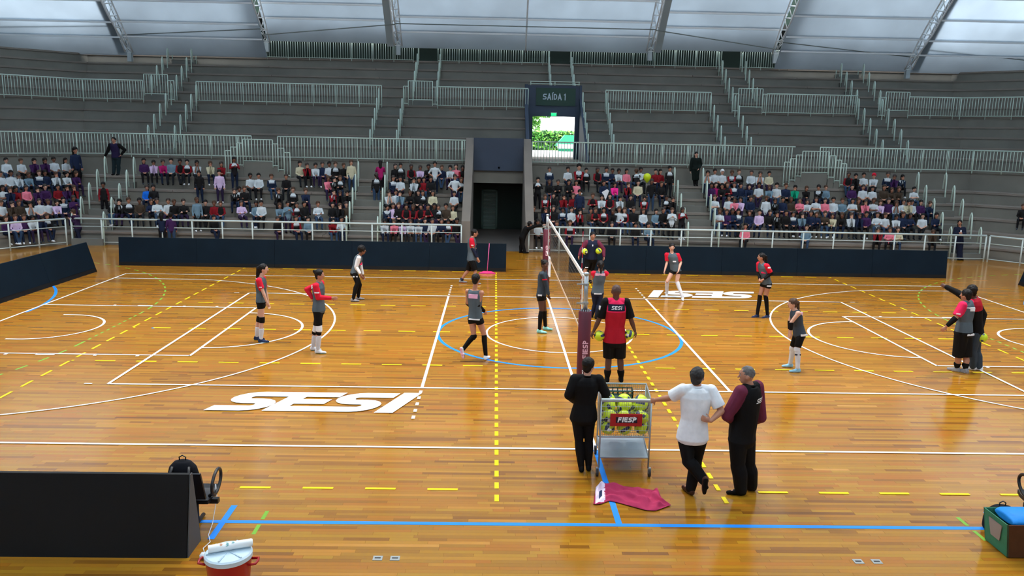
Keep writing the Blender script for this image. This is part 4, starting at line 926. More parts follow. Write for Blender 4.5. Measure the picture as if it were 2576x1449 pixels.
px_fig('crouching player in red and grey jersey and tall white socks facing the camera', -98, (1690, 622), (1690, 637), (1700, 680), (1678, 660), (1713, 660), (1672, 681, -.1), (1707, 680, -.2), (1678, 708, -.1), (1703, 708, -.1), (1677, 745), (1717, 755),
       s=.98, skin='light', hair=('short', 'black'), wear=[('top', GREY, RED, .8, {'hem': -.07, 'inf': .012, 'raglan': 1}), ('bottom', BLK, .28, .01), ('sock', WSK, .02, 1, .008, 'rl'), ('shoe', WHT, WHT), ('mark', WHT, 'nk', 'pc', .45, (0, -1, 0), (.05, .02))])
px_fig('player with black arm sleeves and tall black socks, gazing across the far court', -158, (1915.5, 647.5), (1918, 662), (1928, 711), (1909, 686), (1940, 688), (1911, 703, -.1), (1920, 703, -.2), (1911, 747), (1926, 747), (1904, 799), (1930, 800),
       head_yaw=170, s=1.0, skin='tan', hair=('pony', 'black'), wear=[('top', GREY, RED, .85, {'hem': -.07, 'inf': .012, 'raglan': 1}), ('bottom', BLK, .3, .01), ('sleeve', BLK, -.15, .95, .008, 'rl'), ('sock', BLK, -.12, 1, .006, 'rl'), ('shoe', NVS, WHT), ('mark', WHT, 'sl', 'el', .2, (.3, -1, 0), (.04, .02)), ('mark', WHT, 'hl', 'kl', .12, (0, -1, 0), (.06, .018)), ('mark', PNK, 'nk', 'pc', .45, (-.5, -1, 0), (.06, .02))])
px_fig('brown-haired player in sleeveless dark jersey with white leg sleeves, bent forward', 180, (1993.5, 764), (2000, 779), (2011, 839), (1987, 808), (1990, 812), (1986, 836), (1989, 838), (1993, 877), (2005, 879), (1987, 924), (2006, 937),
       s=.97, skin='light', hair=('pony', 'brown'), wear=[('top', DGY, None, 0, {'hem': -.1, 'inf': .014, 'flare': .006}), ('bottom', BLK, .85, .01), ('sleeve', BLK, -.05, .7, .008, 'rl'), ('sock', WSK, -.05, 1, .007, 'rl'), ('pad', WSK, .12, .1, .01, 'rl'), ('shoe', SKB, WHT), ('mark', FAB('rose3', (246, 200, 225)), 'nk', 'pc', .12, (.5, -1, 0), (.05, .035)), ('mark', WHT, 'pc', 'nk', 0, (.3, -1, 0), (.08, .02)), ('mark', NVY, 'kl', 'al', .25, (0, -1, 0), (.06, .014))])
P14 = px_fig('man in black jacket with red shoulders and grey trousers, pointing across the court', 150, (2443, 732.5), (2451, 749), (2456, 835), (2474, 792, .1), (2410, 737, .3), (2466, 831, 0), (2381, 722, .5), (2457, 887), (2447, 886), (2462, 931), (2446, 931),
       s=1.1, skin='dark', hair=('short', 'black'), voxel=.009, wear=[('top', BLK, BLK, 1.95, {'hem': -.12, 'inf': .022, 'name': 'jacket', 'yoke': .66, 'ym': CRM}), ('bottom', DGY, 1.95, .016, 'trousers'), ('shoe', WHT, WHT)], J={'sl': (2434, 754, -.05), 'wl': None} if 0 else {'sl': (2434, 753, .1)})
P13 = px_fig('stocky man in grey shirt, pink sleeve and long black shorts beside the pointing man', 128, (2430, 743), (2432, 759), (2424, 834), (2452, 800, .3), (2403, 801, -.15), (2440, 815, .5), (2380, 822, -.1), (2430, 898), (2410, 897), (2427, 938.5), (2406, 935),
       s=1.08, skin='tan', hair=('short', 'black'), bulk=1.12, voxel=.009, wear=[('top', GREY, PNK, .8, {'hem': -.13, 'inf': .022, 'flare': .01}), ('bottom', BLK, .99, .034), ('sleeve', BLK, -.1, .9, .01, 'rl'), ('sock', BLK, .55, 1, .006, 'rl'), ('shoe', LGR, WHT), ('mark', WHT, 'nk', 'pc', .2, (0, -1, 0), (.09, .04)), ('mark', WHT, 'sl', 'el', .6, (-.5, -1, 0), (.04, .012)), ('mark', WHT, 'pc', 'nk', -.05, (.4, -1, 0), (.1, .02))])
P15 = px_fig('woman dressed all in black seen from behind beside the ball cart', 88, (1480.5, 920), (1477, 946), (1468, 1050), (1524, 990, -.02), (1431, 994, -.02), (1522, 1003, .28), (1446, 1008, .3), (1481, 1113), (1457, 1113), (1480, 1183), (1462, 1186),
       head_yaw=55, s=.99, skin='light', hair=('short', 'black'), voxel=.0085, wear=[('top', BLK, BLK, 1.92, {'hem': -.14, 'inf': .026, 'flare': .018, 'name': 'jacket', 'collar': BLK}), ('bottom', BLK, 1.95, .008, 'trousers'), ('shoe', BLK, DGY)])
P16 = px_fig('man in white polo shirt with crossed legs, one hand resting on the ball cart', 88, (1754, 948), (1754, 972), (1742, 1098), (1815, 1034, -.1), (1684, 1001, .12), (1788, 1059, -.2), (1650, 1006, .32), (1750, 1162, .08), (1731, 1160, -.06), (1736, 1243), ('air', 1772, 1206, -.2),
       head_yaw=62, s=1.06, skin='tan', hair=('short', 'dgrey'), bulk=1.08, voxel=.0085, wear=[('top', WHT, WHT, .8, {'hem': -.08, 'inf': .024, 'flare': .012, 'collar': WHT}), ('bottom', BLK, 1.95, .018, 'trousers'), ('shoe', FAB('brown_leather', (70, 40, 30), .4), BLK)],
       J={'tl': Vector((.05, .25, -1)).normalized(), 'belly': .02, 'tr': yawv(110), 'pr': Vector((0, 1, 0)), 'hr': Vector((-1, .2, .25)).normalized()})
P17 = px_fig('older man in black vest with maroon sleeves and wide black trousers near the cart', 128, (1878.5, 944), (1886, 969), (1867, 1101), (1914, 1050, .2), (1829, 1046, -.1), (1890, 1062, .45), (1846, 1062, .25), (1882, 1172), (1856, 1172), (1889, 1233), (1863, 1245),
       head_yaw=172, s=1.06, skin='tan', hair=('buzz', 'grey'), bulk=1.1, voxel=.0085, wear=[('top', BLK, MAR, 1.9, {'hem': -.12, 'inf': .026, 'name': 'jacket', 'collar': BLK, 'word': (-1, 'SESI', .07, .06, .72, .25, WHITE, None)}), ('bottom', BLK, 1.95, .03, 'trousers'), ('shoe', BLK, BLK)], J={'belly': .035, 'tl': yawv(175), 'tr': yawv(150)})
px_fig('person in dark coat and grey cap leaning on the court railing beside the tunnel', 20, (1333, 564), (1327, 572), (1314, 598), (1346, 569, -.1), (1345, 569, .1), (1365, 566, -.1), (1366, 567, .1), (1316, 615), (1311, 616), (1320, 631, 0), (1310, 632, .15),
       s=1.0, Y=13.75, skin='tan', hair=('short', 'black'), wear=[('cap', FAB('cap_grey', (80, 90, 110))), ('top', BLK, BLK, 1.9, {'hem': -.14, 'inf': .024, 'name': 'jacket'}), ('bottom', BLK, 1.9, .014, 'trousers'), ('shoe', BLK, BLK)], voxel=.013)
px_fig('man in navy shirt standing at the top of the first aisle, hand on handrail', -90, (286, 352.5), (287.5, 362), (292.5, 395), (272, 378), (314, 377), (264, 393), (305, 389, -.1), (287, 418), (298, 418), (286, 441), (298, 442),
       s=1.08, z0=2.69, Y=17.75, skin='tan', hair=('short', 'black'), voxel=.013, bulk=1.1, wear=[('top', FAB('indigo', (36, 28, 62)), BLK, 1.9, {'hem': -.12, 'inf': .02}), ('bottom', FAB('jeans_dark', (30, 46, 52)), 1.95, .014, 'trousers'), ('shoe', BLK, BLK)])
px_fig('woman in long black coat with a badge standing at the top of the third aisle', -90, (1752, 388.5), (1751.5, 398), (1750, 423), (1738, 414), (1763, 414), (1737, 430), (1758, 424, -.15), (1746, 444), (1753, 444), (1747, 463), (1753, 463),
       s=.98, z0=2.69, Y=17.7, skin='light', hair=('long', 'black'), voxel=.013, wear=[('top', FAB('coat_green_black', (14, 26, 24)), None, 1.9, {'hem': -.1, 'inf': .03, 'name': 'coat'}), ('bottom', FAB('coat_green_black', (14, 26, 24)), 1.2, .04, 'coat_skirt'), ('bottom', BLK, 1.95, .012, 'trousers'), ('shoe', BLK, BLK), ('mark', WHT, 'pc', 'nk', .1, (0, -1, 0), (.035, .045))])
px_fig('long-haired person in navy jacket leaning on the railing past the last aisle', -90, (2414.5, 561), (2415, 572), (2413, 607), (2401, 588), (2427, 588), (2412, 586, -.22), (2420, 588, -.22), (2411, 632), (2417, 632), (2409, 656), (2417, 656),
       head_yaw=-120, s=1.02, z0=0, Y=13.95, skin='tan', hair=('long', 'black'), voxel=.013, wear=[('top', NVY, NVY, 1.9, {'hem': -.12, 'inf': .022, 'name': 'jacket'}), ('bottom', NVY, 1.95, .014, 'trousers'), ('shoe', BLK, BLK), ('mark', WHT, 'nk', 'pc', .25, (-.2, -1, 0), (.03, .05))])
px_fig('person in dark purple top bending over the railing corner by the first aisle', 175, (184, 533), (189, 542), (196, 574), (186, 558, -.12), (188, 558, .12), (178, 552, -.12), (180, 553, .12), (194, 596), (199, 596), (193, 617), (200, 617),
       s=.98, z0=0, Y=14.2, skin='light', hair=('short', 'brown'), voxel=.013, wear=[('top', FAB('plum', (52, 32, 66)), None, 1.9, {'hem': -.1, 'inf': .02}), ('bottom', NVY, 1.95, .014, 'trousers'), ('shoe', BLK, BLK)])
# ------------------------------------------------------------------ net, posts, cart, balls and things on the floor
MARP = mat('maroon_pad', (96, 30, 48), .5); TAPE = mat('net_tape', (238, 238, 234), .5); CORD = mat('net_cord', (70, 66, 62), .7); PINKW = mat('pink_white', (240, 190, 205), .5)
def ball_mesh():
    n = 9; V = []; F = []; MI = []
    for ax in range(3):
        for sg in (-1, 1):
            k0 = len(V)
            for i in range(n+1):
                for j in range(n+1):
                    p = [0, 0, 0]; p[ax] = sg; p[(ax+1) % 3] = math.tan((i/n*2-1)*math.pi/4); p[(ax+2) % 3] = math.tan((j/n*2-1)*math.pi/4)
                    v = Vector(p).normalized(); r = .105-(.0012 if (i % 3 == 0 or j in (0, n)) else 0); V.append(v*r)
            for i in range(n):
                for j in range(n):
                    a = k0+i*(n+1)+j; f = (a, a+n+1, a+n+2, a+1); F.append(f if sg > 0 else f[::-1]); st = i//3
                    MI.append(1 if (st == 1 and ax != 2) or (st == 0 and ax == 2 and j > 5) else (2 if st == 2 and ax == 0 and j < 3 else 0))
    return new_mesh('volleyball', V, F, [LIM, BNV, WHITE], True, MI)
BM = ball_mesh()
def ball(label, p, group, rot=None, cat='ball'):
    o = bpy.data.objects.new('volleyball', BM); link(o); o.location = p; rnd = random.Random(str(p)); o.rotation_euler = rot or (rnd.uniform(0, 6), rnd.uniform(0, 6), rnd.uniform(0, 6))
    return props(o, label, cat, group)
y9 = P9.location.y; y7 = P7.location.y
ball('lime and navy ball held by the bald man in red, beside the net post', atY(1508, 845, y9-.02), 'balls held by people')
ball('lime and navy ball in the right hand of the bald man in red', atY(1582, 842, y9-.02), 'balls held by people')
ball('lime ball under the right arm of the purple-sleeved coach, beside the net', atY(1471, 632.5, y7-.22), 'balls held by people')
ball('lime ball under the left arm of the purple-sleeved coach', atY(1506, 631.5, y7-.22), 'balls held by people')
ball('lime ball held low by the man in black jacket with red shoulders', atY(2471, 849, P14.location.y-.12), 'balls held by people')
# posts
def post(label, x, y, ztop, pz0, pz1, near):
    t = thing('net_post', label, 'net post', (x, y, 0))
    g = G(); g.tube([(x, y, 0), (x, y, pz1)], .05, 14); g.tube([(x, y, pz1-.02), (x, y, ztop)], .04, 14); g.build('pole', STEEL, t, True)
    g = G(); g.lathe([(.1, pz0), (.115, pz0+.02), (.115, pz1-.02), (.1, pz1)], 24, (x, y, 0)); smooth_angle(g.build('pad', MARP, t))
    g = G(); g.lathe([(.0, ztop), (.05, ztop+.0), (.05, ztop+.03), (.02, ztop+.05)], 14, (x, y, 0)); g.build('top_cap', STEEL, t, True)
    for z in ((pz1+.12, pz1+.46) if near else (pz1+.1,)):
        g = G(); g.lathe([(.055, z), (.055, z+.04)], 14, (x, y, 0)); g.box(x-.16, x-.03, y-.012, y+.012, z+.01, z+.03); g.build('clamp', STEEL, t)
    g = G()
    for k in range(12): a = k*math.pi/6; g.tube([(x+.08*math.cos(a), y+.08*math.sin(a), pz1-.015), (x+.07*math.cos(a), y+.07*math.sin(a), pz1+.03)], .012, 5)
    g.build('lacing', STEEL, t); return t
NPOST = post('near net post with maroon pad lettered FIESP', -.01, -5.5, 2.45, .02, 1.8, True)
FPOST = post('far net post with maroon pad in front of the tunnel railing', 0, 5.5, 2.4, .02, 1.98, False)
def pad_text(t, cx, cy, word, z0, h, length, m, w=.1):
    """letters run up the pad, wrapped on its cylinder"""
    Q, wd = text_quads(word, w, 0, 2); g = G(); k = length/wd; a0 = -math.pi/2+.12
    for i, q in enumerate(Q):
        P = []
        for x, y in q:
            a = a0+(.5-y)*h/.117; P.append((cx+(.117+.0004*(i % 4))*math.cos(a), cy+(.117+.0004*(i % 4))*math.sin(a), z0+x*k))
        g.add(P, [(0, 1, 2, 3)])
    g.build('lettering', m, t)
pad_text(NPOST, -.01, -5.5, 'FIESP', .95, .1, .34, PINKW)
pad_text(NPOST, -.01, -5.5, 'SESI', .5, .09, .24, WHITE)
pad_text(FPOST, 0, 5.5, 'FIESP', 1.15, .1, .34, PINKW)
# net
NET = thing('volleyball_net', 'volleyball net with white top tape strung between the two padded posts', 'net', (0, 0, 0))
ZT, ZB, YN = 2.37, 1.27, 4.85
g = G(); g.box(-.014, .014, -YN, YN, ZT-.075, ZT); g.build('top_tape', TAPE, NET)
g = G(); g.box(-.006, .006, -YN, YN, ZB-.03, ZB+.02); g.build('bottom_tape', mat('bottom_tape', (214, 186, 160), .6), NET)
for y in (-YN, YN):
    g = G(); g.box(-.008, .008, y-.025, y+.025, ZB, ZT); g.build('side_tape', TAPE, NET)
g = G(); r = .0016
for i in range(1, 11): z = ZB+(ZT-ZB)*i/11; g.box(-r, r, -YN, YN, z-r, z+r)
y = -YN
while y < YN: g.box(-r, r, y-r, y+r, ZB, ZT); y += .1
g.build('net_mesh', CORD, NET, kind='stuff')
for nm, p, q in (('top_cord', (0, YN, ZT-.03), (0, 5.5, 2.36)), ('top_cord', (0, -YN, ZT-.03), (-.01, -5.5, 2.4)), ('bottom_cord', (0, YN, ZB), (0, 5.45, 1.3)), ('bottom_cord', (0, -YN, ZB), (-.01, -5.45, 1.3))):
    g = G(); g.tube([p, q], .012, 6); g.build(nm, TAPE, NET)
for y in (4.5, -4.5):
    t = thing('antenna', ('thin antenna standing above the far end of the net' if y > 0 else 'thin antenna standing on the near end of the net'), 'antenna', (.012, y, 1.3), 'net antennas')
    for i in range(18):
        g = G(); z = 1.3+i*.1; g.tube([(.014, y, z), (.014, y, z+.1)], .006, 6); g.build('red_band' if i % 2 else 'white_band', RED if i % 2 else WHITE, t)
g = G(); g.box(-.02, .03, 3.9, 4.35, .75, 1.3); NT = g.build('white_cloth', WHT, None, loc=(0, 4.1, 1)); props(NT, 'white cloth hanging from the bottom of the net behind the player in mint shoes', 'cloth')

# ball cart
CO = Vector((-.08, -8.5, 0)); EX_ = Vector((1, .0, 0)); EY_ = Vector((.09, .996, 0)); CW, CD = .72, .84
def cp(x, y, z): return CO+EX_*x+EY_*y+UPZ*z
CART = thing('ball_cart', 'steel wire ball cart with red plate lettered FIESP and full of lime balls', 'cart', cp(CW/2, CD/2, 0))
for x in (0, CW):
    for y in (0, CD):
        g = G(); g.tube([cp(x, y, .13), cp(x, y, 1.14)], .0125, 8); g.build('leg', STEEL, CART, True)
        w = G(); dx = -.02 if x == 0 else .02; c = cp(x+dx, y, .062)
        w.tube([c-Vector((.014, 0, 0)), c+Vector((.014, 0, 0))], .062, 18); wo = w.build('wheel', mat('rubber', (40, 38, 40), .6), CART); smooth_angle(wo)
        w = G(); w.tube([c-Vector((.018, 0, 0)), c+Vector((.018, 0, 0))], .02, 10); w.build('hub', STEEL, wo)
        w = G(); w.box(c.x-.022, c.x-.016, c.y-.015, c.y+.015, .05, .12); w.box(c.x+.016, c.x+.022, c.y-.015, c.y+.015, .05, .12); w.box(c.x-.022, c.x+.022, c.y-.02, c.y+.02, .115, .135); w.build('caster_fork', STEEL, CART)
for nm, z, r in (('top_frame', 1.14, .014), ('basket_frame', .6, .011), ('shelf_frame', .29, .011)):
    g = G(); g.tube([cp(0, 0, z), cp(CW, 0, z), cp(CW, CD, z), cp(0, CD, z)], r, 8, closed=True); g.build(nm, STEEL, CART)
g = G(); g.tube([cp(0, -.0, 1.165), cp(CW, -.0, 1.165)], .016, 8); g.build('push_bar', RAILW, CART)
g = G()
for i in range(1, 22): x = CW*i/22; g.tube([cp(x, 0, .6), cp(x, 0, 1.14)], .0022, 4); g.tube([cp(x, CD, .6), cp(x, CD, 1.14)], .0022, 4); g.tube([cp(x, 0, .6), cp(x, CD, .6)], .0022, 4)
for i in range(1, 26): y = CD*i/26; g.tube([cp(0, y, .6), cp(0, y, 1.14)], .0022, 4); g.tube([cp(CW, y, .6), cp(CW, y, 1.14)], .0022, 4)
for z in (.7, .78, .88, .98, 1.06): g.tube([cp(0, 0, z), cp(CW, 0, z), cp(CW, CD, z), cp(0, CD, z)], .003, 4, closed=True)
for i in range(1, 9): y = CD*i/9; g.tube([cp(0, y, .6), cp(CW, y, .6)], .0022, 4)
g.build('wire_basket', STEEL, CART, kind='stuff')
g = G(); g.hexa([cp(0, 0, .275), cp(CW, 0, .275), cp(CW, CD, .275), cp(0, CD, .275), cp(0, 0, .284), cp(CW, 0, .284), cp(CW, CD, .284), cp(0, CD, .284)]); g.build('shelf', mat('steel_sheet', (170, 182, 192), .3, .5, noise=(4, .1)), CART)
a = atY(1536, 1041, -8.53); b = atY(1614.5, 1072.5, -8.53)
g = G(); g.box(a.x, b.x, -8.535, -8.52, b.z, a.z); PL = g.build('name_plate', mat('plate_red', (170, 24, 26), .5), CART, label='red plate lettered FIESP')
g = G(); g.box(a.x+.08, b.x-.07, -8.538, -8.534, b.z+.05, a.z-.045); g.build('plate_panel', mat('plate_navy', (22, 26, 48), .5), PL)
g = G(); sign_text('FIESP', g, (a.x+.1, -8.538, b.z+.062), (1, 0, 0), (0, 0, 1), .075, w=.11, shear=.2, thick=.003, width=.27); g.build('lettering', WHITE, PL)
rnd = random.Random(4); pos = []
for L, z, nx, ny in ((0, .712, 3, 4), (1, .872, 3, 4), (2, 1.005, 3, 2)):
    for i in range(nx):
        for j in range(ny):
            x = .12+i*.24+(.0 if L % 2 == 0 else .0)+rnd.uniform(-.01, .01); y = .11+j*.207+(.1 if L == 2 else 0)+rnd.uniform(-.004, .004); x = min(max(x, .115), CW-.115)
            if L == 2 and (j == 2 and i > 1): continue
            pos.append((cp(x, y, z+rnd.uniform(-.008, .01)), L, i, j))
lay = ['bottom', 'middle', 'top']; cc = ['beside the woman in black', 'in the middle column', 'beside the man in white']; rr = ['front', 'second', 'third', 'rear']
for p, L, i, j in pos: ball(f'lime volleyball in the {lay[L]} layer of the cart, {rr[j]} row, {cc[i]}', p, 'balls in the cart')
g = G(); q = [cp(.06, .6, .99), cp(.5, .6, .99), cp(.5, .8, .99), cp(.06, .8, .99)]
for u_, v_ in ((0, 1), (1, 2), (2, 3), (3, 0)):
    for k in range(7):
        A = lerp(q[u_], q[v_], k/6); g.box(A.x-.006, A.x+.006, A.y-.006, A.y+.006, .99, 1.1)
    for z in (.99, 1.04, 1.09): g.tube([q[u_]+UPZ*(z-.99), q[v_]+UPZ*(z-.99)], .008, 5)
g.hexa([p-UPZ*.006 for p in q]+[p+UPZ*.002 for p in q]); o = g.build('crate', mat('crate_green', (20, 58, 46), .6), None, loc=tuple(cp(.3, .7, .99))); props(o, 'small dark green crate resting on the balls at the back of the cart', 'crate')

# magenta banner lying on the floor
top = [(1494, 1262), (1499, 1228), (1513, 1213), (1528, 1221), (1560, 1224), (1600, 1229), (1632, 1233), (1652, 1238), (1664, 1258), (1686, 1271)]
bot = [(1492, 1270), (1500, 1271), (1512, 1270), (1532, 1262), (1560, 1268), (1596, 1278), (1626, 1286), (1650, 1287), (1668, 1280), (1687, 1273)]
def interp(L, t): i = min(int(t*(len(L)-1)), len(L)-2); f = t*(len(L)-1)-i; return (L[i][0]+(L[i+1][0]-L[i][0])*f, L[i][1]+(L[i+1][1]-L[i][1])*f)
g = G(); NX, NY = 64, 26; V = []; rnd = random.Random(2)
for i in range(NX+1):
    for j in range(NY+1):
        a = interp(top, i/NX); b = interp(bot, i/NX); f = j/NY; p = atZ(a[0]+(b[0]-a[0])*f, a[1]+(b[1]-a[1])*f)
        e = min(1, 6*min(f, 1-f, i/NX, 1-i/NX)); z = .016+.05*e*(.5+.5*math.sin(f*17+4*math.sin(i/NX*5)+i*.09))**2+.02*e*math.sin(i*.5+f*9)+.06*e*math.exp(-((i/NX-.8)*9)**2-((f-.12)*6)**2)+.03*e*(.5+.5*math.sin(f*8-i*.25))**4
        V.append(Vector((p.x, p.y, max(z, .013))))
F = [(i*(NY+1)+j, i*(NY+1)+j+1, (i+1)*(NY+1)+j+1, (i+1)*(NY+1)+j) for i in range(NX) for j in range(NY)]
n = len(V); rim = [i*(NY+1) for i in range(NX+1)]+[NX*(NY+1)+j for j in range(1, NY+1)]+[i*(NY+1)+NY for i in range(NX-1, -1, -1)]+[j for j in range(NY-1, 0, -1)]
V2 = V+[Vector((V[k].x, V[k].y, .0135)) for k in rim]; m = len(rim)
F2 = F+[(rim[k], rim[(k+1) % m], n+(k+1) % m, n+k) for k in range(m)]
MI = [1 if (5 <= f[0]//(NY+1) < 18 and f[0] % (NY+1) < 25 and 0 <= f[0]//(NY+1)-5 < 12+(f[0] % 3)) else 0 for f in F]+[0]*m
MI = [(2 if x == 1 and 14 < (F[k][0] % (NY+1)) < 20 and 10 < F[k][0]//(NY+1) < 15 else x) if k < len(F) else x for k, x in enumerate(MI)]
o0 = Vector((.25, -9.3, 0)); me = new_mesh('banner', [v-o0 for v in V2], F2, [FAB('magenta_cloth', (176, 50, 88)), FAB('banner_white', (232, 214, 232)), NVS], True, MI)
o = bpy.data.objects.new('crumpled_banner', me); link(o); o.location = o0; props(o, 'crumpled magenta cloth banner with a white end lying on the floor below the cart', 'banner')

# waiting chairs with loop armrests
VIN = mat('black_seat_vinyl', (26, 27, 34), .35); FRM = mat('black_frame', (30, 28, 30), .4)
def beam_chair(label, x, y, sg):
    t = thing('beam_chair', label, 'chair', (x, y, 0))
    g = G(); P = []
    for i in range(9):
        a = i/8; P.append((y-.22+.44*a, .40+.03*math.sin(a*math.pi)*-1+(.02 if i == 8 else 0)))
    for (ya, za), (yb, zb) in zip(P, P[1:]): g.hexa([(x-.24, ya, za-.05), (x+.24, ya, za-.05), (x+.24, yb, zb-.05), (x-.24, yb, zb-.05), (x-.24, ya, za), (x+.24, ya, za), (x+.24, yb, zb), (x-.24, yb, zb)])
    smooth_angle(g.build('seat', VIN, t))
    g = G(); g.hexa([(x-.23, y-.26, .43), (x+.23, y-.26, .43), (x+.23, y-.22, .43), (x-.23, y-.22, .43), (x-.22, y-.36, .8), (x+.22, y-.36, .8), (x+.22, y-.33, .8), (x-.22, y-.33, .8)]); g.build('backrest', VIN, t)
    g = G(); g.box(x-.32, x+.32, y-.1, y-.03, .3, .36); g.build('beam', FRM, t)
    for k in (sg,):
        g = G(); g.tube([(x+k*.04, y-.06, .03), (x+k*.04, y-.06, .32)], .03, 8); g.build('leg', FRM, t, True)
        g = G(); g.tube([(x+k*.04, y-.3, .03), (x+k*.04, y+.16, .03)], .025, 8); g.build('foot_bar', FRM, t, True)
        g = G(); g.tube([(x+k*.28, y+.0+.17*math.cos(a), .55+.13*math.sin(a)+.04*math.cos(a)) for a in [2*math.pi*i/20 for i in range(20)]], .02, 8, closed=True); g.tube([(x+k*.28, y-.06, .44), (x+k*.2, y-.06, .38)], .02, 6); g.build('armrest', FRM, t, True)
    return t
CH1 = beam_chair('black waiting chair with loop armrest behind the near black board, backpack on it', -5.33, -10.02, 1)
CH2 = beam_chair('black waiting chair with loop armrest at the right edge behind the green box', 5.5, -9.95, -1)
def backpack(label, x, y, z, w, h, d, yaw=0):
    t = thing('backpack', label, 'backpack', (x, y, z)); B = Body(); R1 = Vector((1, 0, 0)); F1 = Vector((0, 1, 0))
    B.loft([(Vector((x, y, z)), R1, F1, w*.46, d*.42), (Vector((x, y, z+.04)), R1, F1, w*.5, d*.5), (Vector((x, y, z+h*.5)), R1, F1, w*.5, d*.48), (Vector((x, y, z+h*.8)), R1, F1, w*.42, d*.4), (Vector((x, y, z+h*.96)), R1, F1, w*.26, d*.28), (Vector((x, y, z+h)), R1, F1, w*.12, d*.15)])
    B.melt('bag_body', .012, [FAB('pack_black', (22, 22, 28))], t, smooth=4)
    B = Body(); B.loft([(Vector((x, y+d*.35, z+.05)), R1, F1, w*.36, d*.25), (Vector((x, y+d*.36, z+h*.45)), R1, F1, w*.34, d*.22)]); B.melt('front_pocket', .012, [FAB('pack_black2', (30, 28, 40))], t, smooth=4)
    g = G(); g.tube([(x-.035, y, z+h-.02), (x-.04, y, z+h+.035), (x, y, z+h+.06), (x+.04, y, z+h+.035), (x+.035, y, z+h-.02)], .008, 6); g.build('handle', FRM, t, True)
    for k in (-1, 1):
        g = G(); g.tube([(x+k*w*.25, y-d*.3, z+h*.85), (x+k*w*.3, y-d*.62, z+h*.6), (x+k*w*.32, y-d*.55, z+.1)], .02, 6); g.build('strap', FRM, t, True)
    return t
backpack('black backpack standing on the waiting chair behind the near board', -5.46, -10.0, .40, .40, .42, .24)
backpack('black backpack half hidden behind the green box on the floor', 4.9, -10.0, .0, .44, .32, .26)
g = G(); g.tube([(-5.12, -9.86, .44), (-5.08, -9.95, .3), (-5.06, -10.2, .08), (-5.05, -10.38, .022), (-4.97, -10.55, .022), (-5.0, -10.7, .022), (-4.93, -10.84, .022)], .005, 6); g.box(-4.96, -4.9, -10.93, -10.85, .014, .06); o = g.build('cable', WHT, None, True, loc=(-5.05, -10.4, 0)); props(o, 'thin white cable with a small plug hanging from the waiting chair to the floor', 'cable')

# red drinks cooler with white lid
cx, cy = -4.42, -11.53
CL = thing('drinks_cooler', 'round red drinks cooler with white lid at the bottom edge of the picture', 'cooler', (cx, cy, 0))
g = G(); g.lathe([(.19, .014), (.2, .03), (.235, .36), (.24, .38)], 32, (cx, cy, 0)); smooth_angle(g.build('body', mat('cooler_red', (176, 24, 32), .35), CL))
g = G(); g.lathe([(.235, .375), (.247, .385), (.247, .43), (.23, .445), (.1, .45), (.02, .45)], 40, (cx, cy, 0)); smooth_angle(g.build('lid', mat('lid_white', (206, 224, 234), .35), CL), 30)
LIDM = mat('lid_rib', (186, 206, 220), .35)
for i in range(6):
    a = i*math.pi/3+.4; g = G(); u_ = Vector((math.cos(a), math.sin(a), 0)); w_ = Vector((-u_.y, u_.x, 0))*.008; c = Vector((cx, cy, .449)); g.hexa([c+u_*.04-w_, c+u_*.225-w_, c+u_*.225+w_, c+u_*.04+w_]+[p+UPZ*.008 for p in (c+u_*.04-w_, c+u_*.225-w_, c+u_*.225+w_, c+u_*.04+w_)]); g.build('lid_rib', LIDM, CL)
for k in (-1, 1):
    g = G(); g.tube([(cx+k*.225, cy-.07, .33), (cx+k*.3, cy-.06, .34), (cx+k*.31, cy, .345), (cx+k*.3, cy+.06, .34), (cx+k*.225, cy+.07, .33)], .014, 8); g.build('handle', mat('cooler_red', (176, 24, 32)), CL, True)
g = G(); sign_text('SESI', g, (cx-.09, cy-.236, .2), (1, 0, 0), (0, 0, 1), .06, w=.11, thick=.004, width=.2); g.build('lettering', mat('print_dark', (40, 30, 40)), CL)
g = G(); a = Vector((cx-.19, cy-.06, .5)); b = Vector((cx+.23, cy+.1, .5)); g.tube([a, lerp(a, b, .98)], .042, 20); g.tube([lerp(a, b, .97), b], .036, 20); o = g.build('paper_cup_sleeve', WHITE, None, loc=tuple(lerp(a, b, .5))); smooth_angle(o)
props(o, 'white tube of paper cups lying across the lid of the red cooler', 'cup tube')
d_ = (b-a).normalized(); s_ = d_.cross(UPZ)
for f, m_, n_ in ((.28, mat('print_orange', (230, 140, 40)), 5), (.42, mat('print_teal', (40, 160, 160)), 7), (.55, mat('print_teal', (40, 160, 160)), 4)):
    g = G()
    for k in range(n_):
        al = R_(95+k*9); c = lerp(a, b, f+.012*(k % 3)); p = [c+(s_*-math.cos(al+dd)+UPZ*math.sin(al+dd))*.0428+d_*l for dd, l in ((-.05, -.012), (.05, -.012), (.05, .01), (-.05, .01))]; g.add(p, [(0, 1, 2, 3)])
    g.build('print', m_, o)
